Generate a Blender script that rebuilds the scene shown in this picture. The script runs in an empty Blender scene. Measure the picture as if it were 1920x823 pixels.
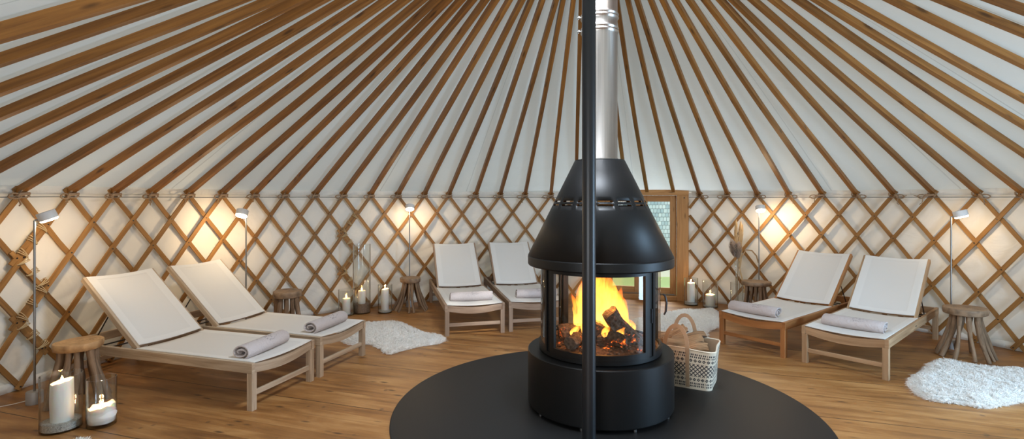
import bpy, math, random
from math import sin, cos, pi, atan2, sqrt, radians as R_
from mathutils import Vector, Matrix, noise
V = Vector
random.seed(11)
SC = bpy.context.scene
COL = SC.collection

# ------------------------------------------------------------------ frame of reference
F, CX, CY, H = 985.0, 960.0, 371.0, 1.5          # camera: focal length (px of 1920), horizon row, eye height
def g(px, py, z=0.0):                            # ground-plane point seen at a pixel
    Y = F * (H - z) / (py - CY)
    return V(((px - CX) / F * Y, Y, z))
YC = V((0.687, 3.44, 0)); YR = 4.56              # yurt centre and lattice radius
RING_C = V((0.493, 3.42, 3.44)); RING_R = 0.5
DA = 0.0826
SEGS = 304

def wall_pt(a, r=YR, z=0.0):
    return V((YC.x + r * sin(a), YC.y + r * cos(a), z))

# ------------------------------------------------------------------ materials
MATS = {}
def nodes(name):
    m = bpy.data.materials.new(name); m.use_nodes = True
    nt = m.node_tree; nt.nodes.clear()
    out = nt.nodes.new('ShaderNodeOutputMaterial')
    return m, nt, out
class NT:
    def __init__(s, name):
        s.m, s.nt, s.out = nodes(name); MATS[name] = s.m
    def n(s, t, **kw):
        nd = s.nt.nodes.new('ShaderNode' + t)
        for k, v in kw.items():
            if k.startswith('i_'):
                key = k[2:].replace('_', ' ')
                nd.inputs[key].default_value = v
            else: setattr(nd, k, v)
        return nd
    def l(s, a, b): s.nt.links.new(a, b)
    def math(s, op, a, b=None, c=None):
        nd = s.n('Math', operation=op)
        for i, x in enumerate((a, b, c)):
            if x is None: continue
            if isinstance(x, (int, float)): nd.inputs[i].default_value = x
            else: s.l(x, nd.inputs[i])
        return nd.outputs[0]
    def ramp(s, fac, stops, interp='LINEAR'):
        nd = s.n('ValToRGB'); cr = nd.color_ramp; cr.interpolation = interp
        while len(cr.elements) < len(stops): cr.elements.new(0.5)
        for e, (p, c) in zip(cr.elements, stops):
            e.position = p; e.color = (c[0], c[1], c[2], 1)
        s.l(fac, nd.inputs[0]); return nd.outputs[0]
    def mix(s, fac, a, b, blend='MIX'):
        nd = s.n('Mix', data_type='RGBA', blend_type=blend)
        for sock, x in ((nd.inputs[0], fac), (nd.inputs[6], a), (nd.inputs[7], b)):
            if isinstance(x, (int, float)): sock.default_value = x
            elif isinstance(x, (tuple, list)): sock.default_value = (x[0], x[1], x[2], 1)
            else: s.l(x, sock)
        return nd.outputs[2]
    def bsdf(s, color=None, rough=0.5, metal=0.0, spec=0.5, bump=None, bstr=0.3, bdist=0.01, **kw):
        b = s.n('BsdfPrincipled')
        if color is not None:
            if isinstance(color, (tuple, list)): b.inputs['Base Color'].default_value = (*color[:3], 1)
            else: s.l(color, b.inputs['Base Color'])
        if isinstance(rough, (int, float)): b.inputs['Roughness'].default_value = rough
        else: s.l(rough, b.inputs['Roughness'])
        b.inputs['Metallic'].default_value = metal
        b.inputs['Specular IOR Level'].default_value = spec
        if bump is not None:
            bp = s.n('Bump'); bp.inputs['Strength'].default_value = bstr; bp.inputs['Distance'].default_value = bdist
            s.l(bump, bp.inputs['Height']); s.l(bp.outputs[0], b.inputs['Normal']); s.bumpnode = bp
        for k, v in kw.items(): b.inputs[k.replace('_', ' ')].default_value = v
        return b
    def done(s, sh):
        s.l(sh.outputs[0] if hasattr(sh, 'outputs') else sh, s.out.inputs[0]); return s.m

def wood(name, dark, light, rough=0.55, grain=34.0, along=1.6, knots=True, vary=0.35, spec=0.35):
    t = NT(name)
    uv = t.n('TexCoord'); oi = t.n('ObjectInfo')
    off = t.n('VectorMath', operation='ADD')
    t.l(uv.outputs['UV'], off.inputs[0])
    cmb = t.n('CombineXYZ'); t.l(t.math('MULTIPLY', oi.outputs['Random'], 37.0), cmb.inputs[0])
    t.l(t.math('MULTIPLY', oi.outputs['Random'], 19.0), cmb.inputs[1]); t.l(cmb.outputs[0], off.inputs[1])
    mp = t.n('Mapping'); mp.inputs['Scale'].default_value = (along, grain, 1)
    t.l(off.outputs[0], mp.inputs[0])
    n1 = t.n('TexNoise', i_Scale=1.0, i_Detail=5.0, i_Roughness=0.6, i_Distortion=0.6); t.l(mp.outputs[0], n1.inputs[0])
    n2 = t.n('TexNoise', i_Scale=1.3, i_Detail=2.0); t.l(off.outputs[0], n2.inputs[0])
    f = t.math('ADD', t.math('MULTIPLY', n1.outputs[0], 0.75), t.math('MULTIPLY', n2.outputs[0], 0.25))
    col = t.ramp(f, [(0.3, dark), (0.7, light)])
    if knots:
        mk = t.n('Mapping'); mk.inputs['Scale'].default_value = (3.2, 13, 1); t.l(off.outputs[0], mk.inputs[0])
        vo = t.n('TexVoronoi', feature='F1', i_Scale=1.0); t.l(mk.outputs[0], vo.inputs[0])
        k = t.ramp(vo.outputs['Distance'], [(0.08, (1, 1, 1)), (0.20, (0, 0, 0))])
        col = t.mix(t.math('MULTIPLY', k, 0.75), col, tuple(c * 0.35 for c in dark))
    br = t.math('ADD', 1.0 - vary / 2, t.math('MULTIPLY', oi.outputs['Random'], vary))
    hsv = t.n('HueSaturation'); t.l(col, hsv.inputs['Color']); t.l(br, hsv.inputs['Value'])
    b = t.bsdf(hsv.outputs[0], rough, spec=spec, bump=n1.outputs[0], bstr=0.25, bdist=0.003)
    return t.done(b)
wood('rib_wood', (0.13, 0.046, 0.008), (0.37, 0.160, 0.034), rough=0.45)
wood('lath_wood', (0.165, 0.072, 0.018), (0.38, 0.190, 0.055), rough=0.6, knots=False)
wood('door_wood', (0.33, 0.155, 0.05), (0.56, 0.30, 0.115), rough=0.5, vary=0.05)
wood('orange_wood', (0.22, 0.085, 0.025), (0.44, 0.20, 0.07), rough=0.5, knots=False, vary=0.05)
wood('tan_wood', (0.24, 0.14, 0.07), (0.50, 0.33, 0.19), rough=0.6, knots=False, vary=0.05)
wood('grey_wood', (0.26, 0.18, 0.11), (0.60, 0.47, 0.34), rough=0.65, knots=False, vary=0.05)
wood('umber_wood', (0.20, 0.125, 0.08), (0.44, 0.32, 0.23), rough=0.6, knots=False, vary=0.05)
wood('pale_wood', (0.36, 0.24, 0.12), (0.66, 0.48, 0.28), rough=0.6, knots=False, vary=0.05)
wood('drift_wood', (0.11, 0.065, 0.035), (0.33, 0.215, 0.13), rough=0.8, grain=60, along=5, knots=False, vary=0.3)
wood('log_wood', (0.10, 0.05, 0.022), (0.44, 0.27, 0.14), rough=0.9, grain=110, along=5, knots=False, vary=0.3)
wood('bark', (0.045, 0.03, 0.02), (0.14, 0.095, 0.065), rough=0.95, grain=60, along=9, knots=False, vary=0.3)

def seat_mat(name, a, bcol):
    t = NT(name); tc = t.n('TexCoord')
    mp = t.n('Mapping'); mp.inputs['Location'].default_value = (0.03, 0.02, 0); t.l(tc.outputs['Object'], mp.inputs[0])
    w = t.n('TexWave', wave_type='RINGS', rings_direction='Z', i_Scale=16.0, i_Distortion=3.5, i_Detail=2.0); w.inputs['Detail Scale'].default_value = 1.5
    t.l(mp.outputs[0], w.inputs[0])
    n = t.n('TexNoise', i_Scale=14.0, i_Detail=5.0); t.l(tc.outputs['Object'], n.inputs[0])
    f = t.math('ADD', t.math('MULTIPLY', w.outputs[1], 0.10), t.math('MULTIPLY', n.outputs[0], 0.9))
    return t.done(t.bsdf(t.ramp(f, [(0.25, a), (0.75, bcol)]), 0.65, bump=f, bstr=0.4, bdist=0.003))
seat_mat('seat_orange', (0.25, 0.13, 0.05), (0.60, 0.36, 0.16))
seat_mat('seat_brown', (0.11, 0.068, 0.038), (0.38, 0.25, 0.15))

def floor_mat():
    t = NT('floor_boards'); tc = t.n('TexCoord')
    mp = t.n('Mapping'); mp.inputs['Rotation'].default_value = (0, 0, R_(18.1)); t.l(tc.outputs['Object'], mp.inputs[0])
    sp = t.n('SeparateXYZ'); t.l(mp.outputs[0], sp.inputs[0])
    x, y = sp.outputs[0], sp.outputs[1]
    W = 0.2125
    yy = t.math('DIVIDE', t.math('SUBTRACT', y, 2.386 - 4 * W), W)
    row = t.math('FLOOR', yy); fr = t.math('FRACT', yy)
    wn = t.n('TexWhiteNoise', noise_dimensions='1D'); t.l(row, wn.inputs['W'])
    xo = t.math('ADD', x, t.math('MULTIPLY', wn.outputs[0], 9.0))
    c = t.n('CombineXYZ'); t.l(t.math('MULTIPLY', xo, 1.1), c.inputs[0]); t.l(t.math('MULTIPLY', y, 12.0), c.inputs[1])
    g1 = t.n('TexNoise', i_Scale=1.0, i_Detail=6.0, i_Roughness=0.62, i_Distortion=1.1); t.l(c.outputs[0], g1.inputs[0])
    c2 = t.n('CombineXYZ'); t.l(t.math('MULTIPLY', xo, 1.0), c2.inputs[0]); t.l(t.math('MULTIPLY', y, 2.6), c2.inputs[1])
    g2 = t.n('TexNoise', i_Scale=1.6, i_Detail=4.0, i_Roughness=0.55); t.l(c2.outputs[0], g2.inputs[0])
    f = t.math('ADD', t.math('MULTIPLY', g1.outputs[0], 0.55), t.math('MULTIPLY', g2.outputs[0], 0.45))
    f = t.math('ADD', f, t.math('MULTIPLY', t.math('SUBTRACT', wn.outputs[0], 0.5), 0.07))
    col = t.ramp(f, [(0.33, (0.14, 0.054, 0.013)), (0.5, (0.31, 0.138, 0.038)), (0.68, (0.49, 0.265, 0.095))])
    c3 = t.n('CombineXYZ'); t.l(t.math('MULTIPLY', xo, 3.0), c3.inputs[0]); t.l(t.math('MULTIPLY', y, 9.0), c3.inputs[1])
    vo = t.n('TexVoronoi', feature='F1', i_Scale=1.0); t.l(c3.outputs[0], vo.inputs[0])
    k = t.ramp(vo.outputs['Distance'], [(0.05, (1, 1, 1)), (0.15, (0, 0, 0))])
    col = t.mix(t.math('MULTIPLY', k, 0.85), col, (0.06, 0.027, 0.011))
    # small dents
    v2 = t.n('TexVoronoi', feature='F1', i_Scale=5.5); t.l(tc.outputs['Object'], v2.inputs[0])
    k2 = t.ramp(v2.outputs['Distance'], [(0.05, (1, 1, 1)), (0.11, (0, 0, 0))])
    col = t.mix(t.math('MULTIPLY', k2, 0.65), col, (0.09, 0.045, 0.02))
    e = t.math('MINIMUM', fr, t.math('SUBTRACT', 1.0, fr))
    faint = t.math('LESS_THAN', e, 0.010)
    m4 = t.math('FRACT', t.math('DIVIDE', t.math('ADD', yy, 0.02), 4.0))
    strong = t.math('LESS_THAN', m4, 0.0095)
    col = t.mix(t.math('MULTIPLY', faint, 0.28), col, (0.06, 0.028, 0.01))
    col = t.mix(t.math('MULTIPLY', strong, 0.85), col, (0.02, 0.01, 0.005))
    bh = t.math('SUBTRACT', t.math('MULTIPLY', g1.outputs[0], 0.4), t.math('MULTIPLY', strong, 1.0))
    rough = t.math('ADD', 0.30, t.math('MULTIPLY', g1.outputs[0], 0.25))
    return t.done(t.bsdf(col, rough, spec=0.45, bump=bh, bstr=0.35, bdist=0.006))
floor_mat()

def cloth(name, color, trans=0.25, rough=0.9, seam=False, wr=1.0, scale=3.0, tcol=None):
    t = NT(name); tc = t.n('TexCoord')
    n1 = t.n('TexNoise', i_Scale=scale, i_Detail=3.0, i_Roughness=0.5, i_Distortion=1.6); t.l(tc.outputs['Object'], n1.inputs[0])
    n2 = t.n('TexNoise', i_Scale=scale * 7, i_Detail=3.0); t.l(tc.outputs['Object'], n2.inputs[0])
    h = t.math('ADD', n1.outputs[0], t.math('MULTIPLY', n2.outputs[0], 0.12))
    col = t.mix(n1.outputs[0], tuple(c * 0.94 for c in color), color)
    bp = t.n('Bump'); bp.inputs['Strength'].default_value = 0.5 * wr; bp.inputs['Distance'].default_value = 0.05; t.l(h, bp.inputs['Height'])
    if seam:   # sewn seams running from the eave to the crown: UV.x counts roof poles
        sp = t.n('SeparateXYZ'); t.l(tc.outputs['UV'], sp.inputs[0])
        fr = t.math('FRACT', t.math('ADD', t.math('DIVIDE', sp.outputs[0], 3.37), 0.30))
        e = t.math('ABSOLUTE', t.math('SUBTRACT', fr, 0.5))
        s = t.math('LESS_THAN', e, 0.006)
        col = t.mix(t.math('MULTIPLY', s, 0.45), col, (0.25, 0.23, 0.19))
    d = t.n('BsdfDiffuse'); t.l(col, d.inputs[0]); t.l(bp.outputs[0], d.inputs['Normal'])
    tr = t.n('BsdfTranslucent'); tr.inputs[0].default_value = (*(tcol or color), 1); t.l(bp.outputs[0], tr.inputs['Normal'])
    mx = t.n('MixShader'); mx.inputs[0].default_value = trans; t.l(d.outputs[0], mx.inputs[1]); t.l(tr.outputs[0], mx.inputs[2])
    return t.done(mx)
cloth('roof_canvas', (0.68, 0.685, 0.65), 0.18, seam=True, wr=0.35, scale=2.0, tcol=(0.80, 0.87, 0.84))
cloth('wall_canvas', (0.79, 0.73, 0.65), 0.06, wr=0.55, scale=2.2, tcol=(0.8, 0.8, 0.78))
cloth('valance_canvas', (0.78, 0.75, 0.68), 0.1, wr=0.8, scale=5.0)
cloth('towel', (0.56, 0.50, 0.485), 0.05, wr=0.5, scale=30.0)
cloth('fur', (0.92, 0.905, 0.87), 0.15, wr=0.0, scale=6.0)
cloth('tie_cloth', (0.36, 0.25, 0.16), 0.1, wr=0.6, scale=20.0)

def sling(name, color, transp):
    t = NT(name); tc = t.n('TexCoord')
    n = t.n('TexNoise', i_Scale=350.0, i_Detail=1.0); t.l(tc.outputs['Object'], n.inputs[0])
    d = t.bsdf(color, 0.6, spec=0.3, bump=n.outputs[0], bstr=0.2, bdist=0.001)
    tr = t.n('BsdfTranslucent'); tr.inputs[0].default_value = (0.85, 0.84, 0.82, 1)
    tp = t.n('BsdfTransparent')
    m1 = t.n('MixShader'); m1.inputs[0].default_value = 0.3; t.l(d.outputs[0], m1.inputs[1]); t.l(tr.outputs[0], m1.inputs[2])
    m2 = t.n('MixShader'); m2.inputs[0].default_value = transp; t.l(m1.outputs[0], m2.inputs[1]); t.l(tp.outputs[0], m2.inputs[2])
    return t.done(m2)
sling('sling', (0.91, 0.89, 0.85), 0.10)
sling('hem', (0.93, 0.91, 0.87), 0.05)

def plain(name, color, rough=0.5, metal=0.0, spec=0.5, **kw):
    t = NT(name); tc = t.n('TexCoord')
    n = t.n('TexNoise', i_Scale=60.0, i_Detail=3.0); t.l(tc.outputs['Object'], n.inputs[0])
    col = t.mix(n.outputs[0], tuple(c * 0.9 for c in color), color)
    return t.done(t.bsdf(col, rough, metal, spec, bump=n.outputs[0], bstr=0.02, bdist=0.0005, **kw))
plain('black_steel', (0.0045, 0.0047, 0.005), 0.45, 0.0, 0.32)
plain('pole_steel', (0.010, 0.012, 0.015), 0.38, 0.0, 0.5)
plain('plate_steel', (0.011, 0.0105, 0.0105), 0.5, 0.0, 0.30)
plain('dark_metal', (0.05, 0.05, 0.055), 0.4, 0.7)
plain('nickel', (0.30, 0.295, 0.285), 0.35, 1.0)
plain('lamp_grey', (0.42, 0.41, 0.40), 0.45, 0.3)
plain('lamp_white', (0.75, 0.74, 0.72), 0.4)
plain('white_cord', (0.8, 0.78, 0.74), 0.5)
plain('firebrick', (0.16, 0.11, 0.08), 0.8)
plain('ink', (0.10, 0.09, 0.10), 0.8)
plain('cream_weave', (0.74, 0.66, 0.52), 0.9)
plain('black_weave', (0.035, 0.033, 0.04), 0.9)
plain('tan_weave', (0.42, 0.29, 0.18), 0.9)
plain('rope', (0.50, 0.37, 0.20), 0.9)
plain('cable', (0.16, 0.16, 0.15), 0.6)

cloth('pampas', (0.80, 0.62, 0.36), 0.4, wr=0.0)
cloth('grey_pampas', (0.66, 0.56, 0.48), 0.4, wr=0.0)
plain('dry_leaf', (0.40, 0.24, 0.11), 0.8)
plain('grass', (0.42, 0.55, 0.22), 0.9)
plain('wick', (0.03, 0.02, 0.02), 0.9)

def flue_mat():
    t = NT('flue_steel'); tc = t.n('TexCoord')
    mp = t.n('Mapping'); mp.inputs['Scale'].default_value = (1, 1, 0.02); t.l(tc.outputs['Object'], mp.inputs[0])
    n = t.n('TexNoise', i_Scale=90.0, i_Detail=3.0); t.l(mp.outputs[0], n.inputs[0])
    col = t.mix(n.outputs[0], (0.36, 0.33, 0.30), (0.66, 0.62, 0.58))
    return t.done(t.bsdf(col, 0.33, 1.0, bump=n.outputs[0], bstr=0.25, bdist=0.002))
flue_mat()
def wax():
    t = NT('wax')
    b = t.bsdf((0.95, 0.92, 0.87), 0.45, spec=0.4)
    b.inputs['Subsurface Weight'].default_value = 0.35; b.inputs['Subsurface Radius'].default_value = (0.05, 0.03, 0.015); b.inputs['Subsurface Scale'].default_value = 0.6
    return t.done(b)
wax()
def sandm():
    t = NT('sand'); tc = t.n('TexCoord')
    v = t.n('TexVoronoi', i_Scale=190.0); t.l(tc.outputs['Object'], v.inputs[0])
    col = t.mix(v.outputs['Color'], (0.30, 0.28, 0.25), (0.78, 0.75, 0.68))
    return t.done(t.bsdf(col, 0.9, bump=v.outputs['Distance'], bstr=0.6, bdist=0.004))
sandm()
def moss():
    t = NT('brown_gravel'); tc = t.n('TexCoord')
    v = t.n('TexVoronoi', i_Scale=130.0); t.l(tc.outputs['Object'], v.inputs[0])
    col = t.mix(v.outputs['Distance'], (0.10, 0.06, 0.04), (0.42, 0.29, 0.20))
    return t.done(t.bsdf(col, 0.9, bump=v.outputs['Distance'], bstr=0.6, bdist=0.004))
moss()
def glass(name, tint=(1, 1, 1), lo=0.04, hi=0.55, rough=0.02, edge=0.0):
    t = NT(name)
    lw = t.n('LayerWeight', i_Blend=0.5)
    f = t.math('POWER', lw.outputs['Facing'], 3.2)
    f = t.math('ADD', lo, t.math('MULTIPLY', f, hi))
    tp = t.n('BsdfTransparent'); tp.inputs[0].default_value = (*tint, 1)
    gl = t.n('BsdfGlossy'); gl.inputs['Roughness'].default_value = rough; gl.inputs[0].default_value = (0.95, 0.96, 0.95, 1)
    mx = t.n('MixShader'); t.l(f, mx.inputs[0]); t.l(tp.outputs[0], mx.inputs[1]); t.l(gl.outputs[0], mx.inputs[2])
    if edge > 0:      # the curved wall refracts where it is seen at a glancing angle
        g2 = t.n('BsdfGlass'); g2.inputs['IOR'].default_value = 1.46; g2.inputs[0].default_value = (0.97, 0.985, 0.975, 1); g2.inputs['Roughness'].default_value = 0.0
        fe = t.n('MapRange', interpolation_type='SMOOTHSTEP'); fe.inputs[1].default_value = 0.55; fe.inputs[2].default_value = 0.85; fe.inputs[4].default_value = edge
        t.l(lw.outputs['Facing'], fe.inputs[0])
        m2 = t.n('MixShader'); t.l(fe.outputs[0], m2.inputs[0]); t.l(mx.outputs[0], m2.inputs[1]); t.l(g2.outputs[0], m2.inputs[2]); mx = m2
    return t.done(mx)
glass('vase_glass', (0.96, 0.97, 0.965), 0.05, 0.65, 0.01, 0.7)
glass('stove_glass', (0.95, 0.90, 0.84), 0.03, 0.5)
glass('window_glass', (0.97, 0.98, 0.98), 0.03, 0.3)

def emit(name, color, strength):
    t = NT(name); e = t.n('Emission'); e.inputs[0].default_value = (*color, 1); e.inputs[1].default_value = strength
    return t.done(e)
emit('led', (1.0, 0.80, 0.52), 22.0)
emit('candle_flame', (1.0, 0.62, 0.22), 14.0)
def flame_mat():
    t = NT('fire_flame'); tc = t.n('TexCoord')
    sp = t.n('SeparateXYZ'); t.l(tc.outputs['UV'], sp.inputs[0])
    mpf = t.n('Mapping'); mpf.inputs['Scale'].default_value = (26, 26, 7); t.l(tc.outputs['Object'], mpf.inputs[0])
    n = t.n('TexNoise', i_Scale=1.0, i_Detail=4.0, i_Distortion=1.0); t.l(mpf.outputs[0], n.inputs[0])
    hgt = t.math('ADD', sp.outputs[1], t.math('MULTIPLY', t.math('SUBTRACT', n.outputs[0], 0.5), 0.5))
    col = t.ramp(hgt, [(0.0, (1.0, 0.50, 0.10)), (0.40, (1.0, 0.40, 0.06)), (0.75, (1.0, 0.28, 0.03)), (1.0, (1.0, 0.14, 0.01))])
    e = t.n('Emission'); t.l(col, e.inputs[0]); e.inputs[1].default_value = 4.8
    tp = t.n('BsdfTransparent')
    lw = t.n('LayerWeight', i_Blend=0.5)
    core = t.math('POWER', t.math('SUBTRACT', 1.0, lw.outputs['Facing']), 1.4)
    fade = t.math('SUBTRACT', 1.0, t.math('POWER', t.math('MAXIMUM', sp.outputs[1], 0.0), 1.7))
    foot = t.math('MINIMUM', 1.0, t.math('MULTIPLY', sp.outputs[1], 5.0))
    nn = t.math('MAXIMUM', 0.0, t.math('MULTIPLY', t.math('SUBTRACT', n.outputs[0], 0.30), 3.2))
    br = t.math('MULTIPLY', t.math('MULTIPLY', core, t.math('MULTIPLY', fade, foot)), nn)
    br = t.math('MINIMUM', br, 0.95)
    mx = t.n('MixShader'); t.l(br, mx.inputs[0]); t.l(tp.outputs[0], mx.inputs[1]); t.l(e.outputs[0], mx.inputs[2])
    return t.done(mx)
flame_mat()
def ember(name, thr, strength, base=(0.03, 0.022, 0.018)):
    t = NT(name); tc = t.n('TexCoord')
    n = t.n('TexNoise', i_Scale=16.0, i_Detail=6.0, i_Roughness=0.7); t.l(tc.outputs['Object'], n.inputs[0])
    v = t.n('TexVoronoi', i_Scale=45.0); t.l(tc.outputs['Object'], v.inputs[0])
    gl = t.ramp(n.outputs[0], [(thr, (0, 0, 0)), (thr + 0.12, (1.0, 0.16, 0.015)), (thr + 0.24, (1.0, 0.5, 0.12))])
    col = t.mix(v.outputs['Distance'], base, tuple(c * 5 for c in base))
    b = t.bsdf(col, 0.9, bump=v.outputs['Distance'], bstr=0.8, bdist=0.01)
    t.l(gl, b.inputs['Emission Color']); b.inputs['Emission Strength'].default_value = strength
    return t.done(b)
ember('burning_wood', 0.60, 4.0)
ember('ash_bed', 0.60, 3.5, (0.05, 0.032, 0.025))

def shingle_mat():
    t = NT('grey_shingles'); tc = t.n('TexCoord')
    br = t.n('TexBrick'); br.offset = 0.5
    br.inputs['Scale'].default_value = 1.0; br.inputs['Brick Width'].default_value = 0.085; br.inputs['Row Height'].default_value = 0.095
    br.inputs['Mortar Size'].default_value = 0.006
    br.inputs['Color1'].default_value = (0.30, 0.42, 0.52, 1); br.inputs['Color2'].default_value = (0.58, 0.68, 0.76, 1); br.inputs['Mortar'].default_value = (0.16, 0.20, 0.24, 1)
    t.l(tc.outputs['UV'], br.inputs[0])
    return t.done(t.bsdf(br.outputs[0], 0.8, bump=br.outputs[1], bstr=0.4, bdist=0.01))
shingle_mat()

# ------------------------------------------------------------------ mesh builder
class MB:
    def __init__(s): s.v = []; s.f = []; s.uv = []; s.mi = []; s.sm = []
    def face(s, idx, uv=None, mi=0, smooth=False):
        s.f.append(tuple(idx)); s.uv.append(uv or [(s.v[i][0], s.v[i][1] + s.v[i][2]) for i in idx]); s.mi.append(mi); s.sm.append(smooth)
    def beam(s, p0, p1, w, h, up=V((0, 0, 1)), mi=0, bev=0.0, ext=0.0):
        p0 = V(p0); p1 = V(p1); d = (p1 - p0); L = d.length; d.normalize()
        p0 = p0 - d * ext; L += 2 * ext
        up = V(up); side = d.cross(up).normalized(); up = side.cross(d).normalized()
        b = min(bev, w * .3, h * .3)
        if b > 0: prof = [(-w/2+b, -h/2), (w/2-b, -h/2), (w/2, -h/2+b), (w/2, h/2-b), (w/2-b, h/2), (-w/2+b, h/2), (-w/2, h/2-b), (-w/2, -h/2+b)]
        else: prof = [(-w/2, -h/2), (w/2, -h/2), (w/2, h/2), (-w/2, h/2)]
        n = len(prof); base = len(s.v)
        for k in (0, 1):
            for (a, c) in prof: s.v.append(tuple(p0 + d * (L * k) + side * a + up * c))
        per = 0
        for i in range(n):
            j = (i + 1) % n; l = sqrt((prof[i][0]-prof[j][0])**2 + (prof[i][1]-prof[j][1])**2)
            s.face([base+i, base+j, base+n+j, base+n+i], [(0, per), (0, per+l), (L, per+l), (L, per)], mi); per += l
        s.face([base+i for i in reversed(range(n))], [(0.02*prof[i][0], prof[i][1]) for i in reversed(range(n))], mi)
        s.face([base+n+i for i in range(n)], [(0.02*prof[i][0], prof[i][1]) for i in range(n)], mi)
    def box(s, c, sx, sy, sz, mi=0, bev=0.0, rz=0.0):
        c = V(c); a = V((cos(rz), sin(rz), 0))
        if sx >= sy: s.beam(c - a * (sx/2), c + a * (sx/2), sy, sz, mi=mi, bev=bev)
        else:
            b = V((-sin(rz), cos(rz), 0)); s.beam(c - b * (sy/2), c + b * (sy/2), sx, sz, mi=mi, bev=bev)
    def strip(s, pts, nrm, w, h, mi=0, closed=False, taper=0.0):       # rectangular section swept along pts; nrm(i) = thickness direction
        base = len(s.v); n = len(pts); L = 0; ls = [0]
        for i in range(1, n): L += (pts[i]-pts[i-1]).length; ls.append(L)
        for i, p in enumerate(pts):
            a = pts[(i+1) % n] if (closed or i < n-1) else p; b = pts[i-1] if (closed or i > 0) else p
            d = (a - b).normalized(); N = V(nrm[i] if isinstance(nrm, list) else nrm(i)); sd = d.cross(N).normalized(); N = sd.cross(d).normalized()
            wk = w*(1 - taper*i/(n-1))
            for (x, y) in ((-wk/2, -h/2), (wk/2, -h/2), (wk/2, h/2), (-wk/2, h/2)): s.v.append(tuple(p + sd * x + N * y))
        per = [0, w, w+h, 2*w+h, 2*w+2*h]
        m = n if closed else n - 1
        for i in range(m):
            o = base + 4*i; q = base + 4*((i+1) % n); u0 = ls[i]; u1 = ls[i+1] if i + 1 < n else ls[i] + (pts[0]-pts[i]).length
            for k in range(4):
                k2 = (k+1) % 4
                s.face([o+k, o+k2, q+k2, q+k], [(u0, per[k]), (u0, per[k+1]), (u1, per[k+1]), (u1, per[k])], mi)
        if not closed:
            s.face([base+3, base+2, base+1, base], None, mi); o = base + 4*(n-1); s.face([o, o+1, o+2, o+3], None, mi)
    def tube(s, pts, rad, n=8, mi=0, closed=False, smooth=True, cap=True, oval=1.0):
        pts = [V(p) for p in pts]; N = len(pts)
        if isinstance(rad, (int, float)): rad = [rad] * N
        base = len(s.v); up = None; L = 0
        for i, p in enumerate(pts):
            a = pts[(i+1) % N] if (closed or i < N-1) else p; b = pts[i-1] if (closed or i > 0) else p
            d = (a-b).normalized()
            if up is None: up = V((0, 0, 1)) if abs(d.z) < .9 else V((1, 0, 0))
            sd = d.cross(up).normalized(); up = sd.cross(d).normalized()
            for k in range(n):
                t = 2*pi*k/n; s.v.append(tuple(p + sd * (cos(t)*rad[i]) + up * (sin(t)*rad[i]*oval)))
        m = N if closed else N-1
        for i in range(m):
            o = base + n*i; q = base + n*((i+1) % N); l = (pts[(i+1) % N]-pts[i]).length
            for k in range(n):
                k2 = (k+1) % n; c = 2*pi*rad[i]/n
                s.face([o+k, o+k2, q+k2, q+k], [(L, k*c), (L, (k+1)*c), (L+l, (k+1)*c), (L+l, k*c)], mi, smooth)
            L += l
        if not closed and cap:
            s.face([base+k for k in reversed(range(n))], None, mi); o = base + n*(N-1); s.face([o+k for k in range(n)], None, mi)
    def lathe(s, prof, n=48, c=(0, 0, 0), mi=0, smooth=True, a0=0.0, a1=2*pi, close=False, jit=None):
        full = abs(a1-a0-2*pi) < 1e-6; c = V(c); m = n if full else n+1; base = len(s.v)
        for i in range(m):
            t = a0 + (a1-a0)*i/n
            for j, (r, z) in enumerate(prof):
                rr = r * (jit(t, j) if jit else 1); s.v.append((c.x + rr*sin(t), c.y + rr*cos(t), c.z + z))
        P = len(prof)
        for i in range(n):
            i2 = (i+1) % m; t0 = (a0+(a1-a0)*i/n); t1 = (a0+(a1-a0)*(i+1)/n); L = 0
            for j in range(P if close else P-1):
                j2 = (j+1) % P; l = sqrt((prof[j][0]-prof[j2][0])**2+(prof[j][1]-prof[j2][1])**2); r = max(prof[j][0], prof[j2][0])
                ids = [base+i*P+j, base+i2*P+j, base+i2*P+j2, base+i*P+j2]; uv = [(t0*r, L), (t1*r, L), (t1*r, L+l), (t0*r, L+l)]
                if prof[j][0] < 1e-6: ids = [ids[0], ids[2], ids[3]]; uv = [uv[0], uv[2], uv[3]]
                elif prof[j2][0] < 1e-6: ids = ids[:3]; uv = uv[:3]
                s.face(ids, uv, mi, smooth); L += l
        if not full and close:
            s.face([base+j for j in range(P)], None, mi); s.face([base+n*P+j for j in reversed(range(P))], None, mi)
    def grid(s, fn, nu, nv, mi=0, smooth=True, uvf=None, mif=None, wrap=False):
        base = len(s.v); mu = nu if wrap else nu+1
        for i in range(mu):
            for j in range(nv+1): s.v.append(tuple(fn(i/nu, j/nv)))
        for i in range(nu):
            i2 = (i+1) % mu
            for j in range(nv):
                ids = [base+i*(nv+1)+j, base+i2*(nv+1)+j, base+i2*(nv+1)+j+1, base+i*(nv+1)+j+1]
                u0, u1, v0, v1 = i/nu, (i+1)/nu, j/nv, (j+1)/nv
                uv = [(u0, v0), (u1, v0), (u1, v1), (u0, v1)]
                if uvf: uv = [uvf(*q) for q in uv]
                s.face(ids, uv, mif(i, j) if mif else mi, smooth)
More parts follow.
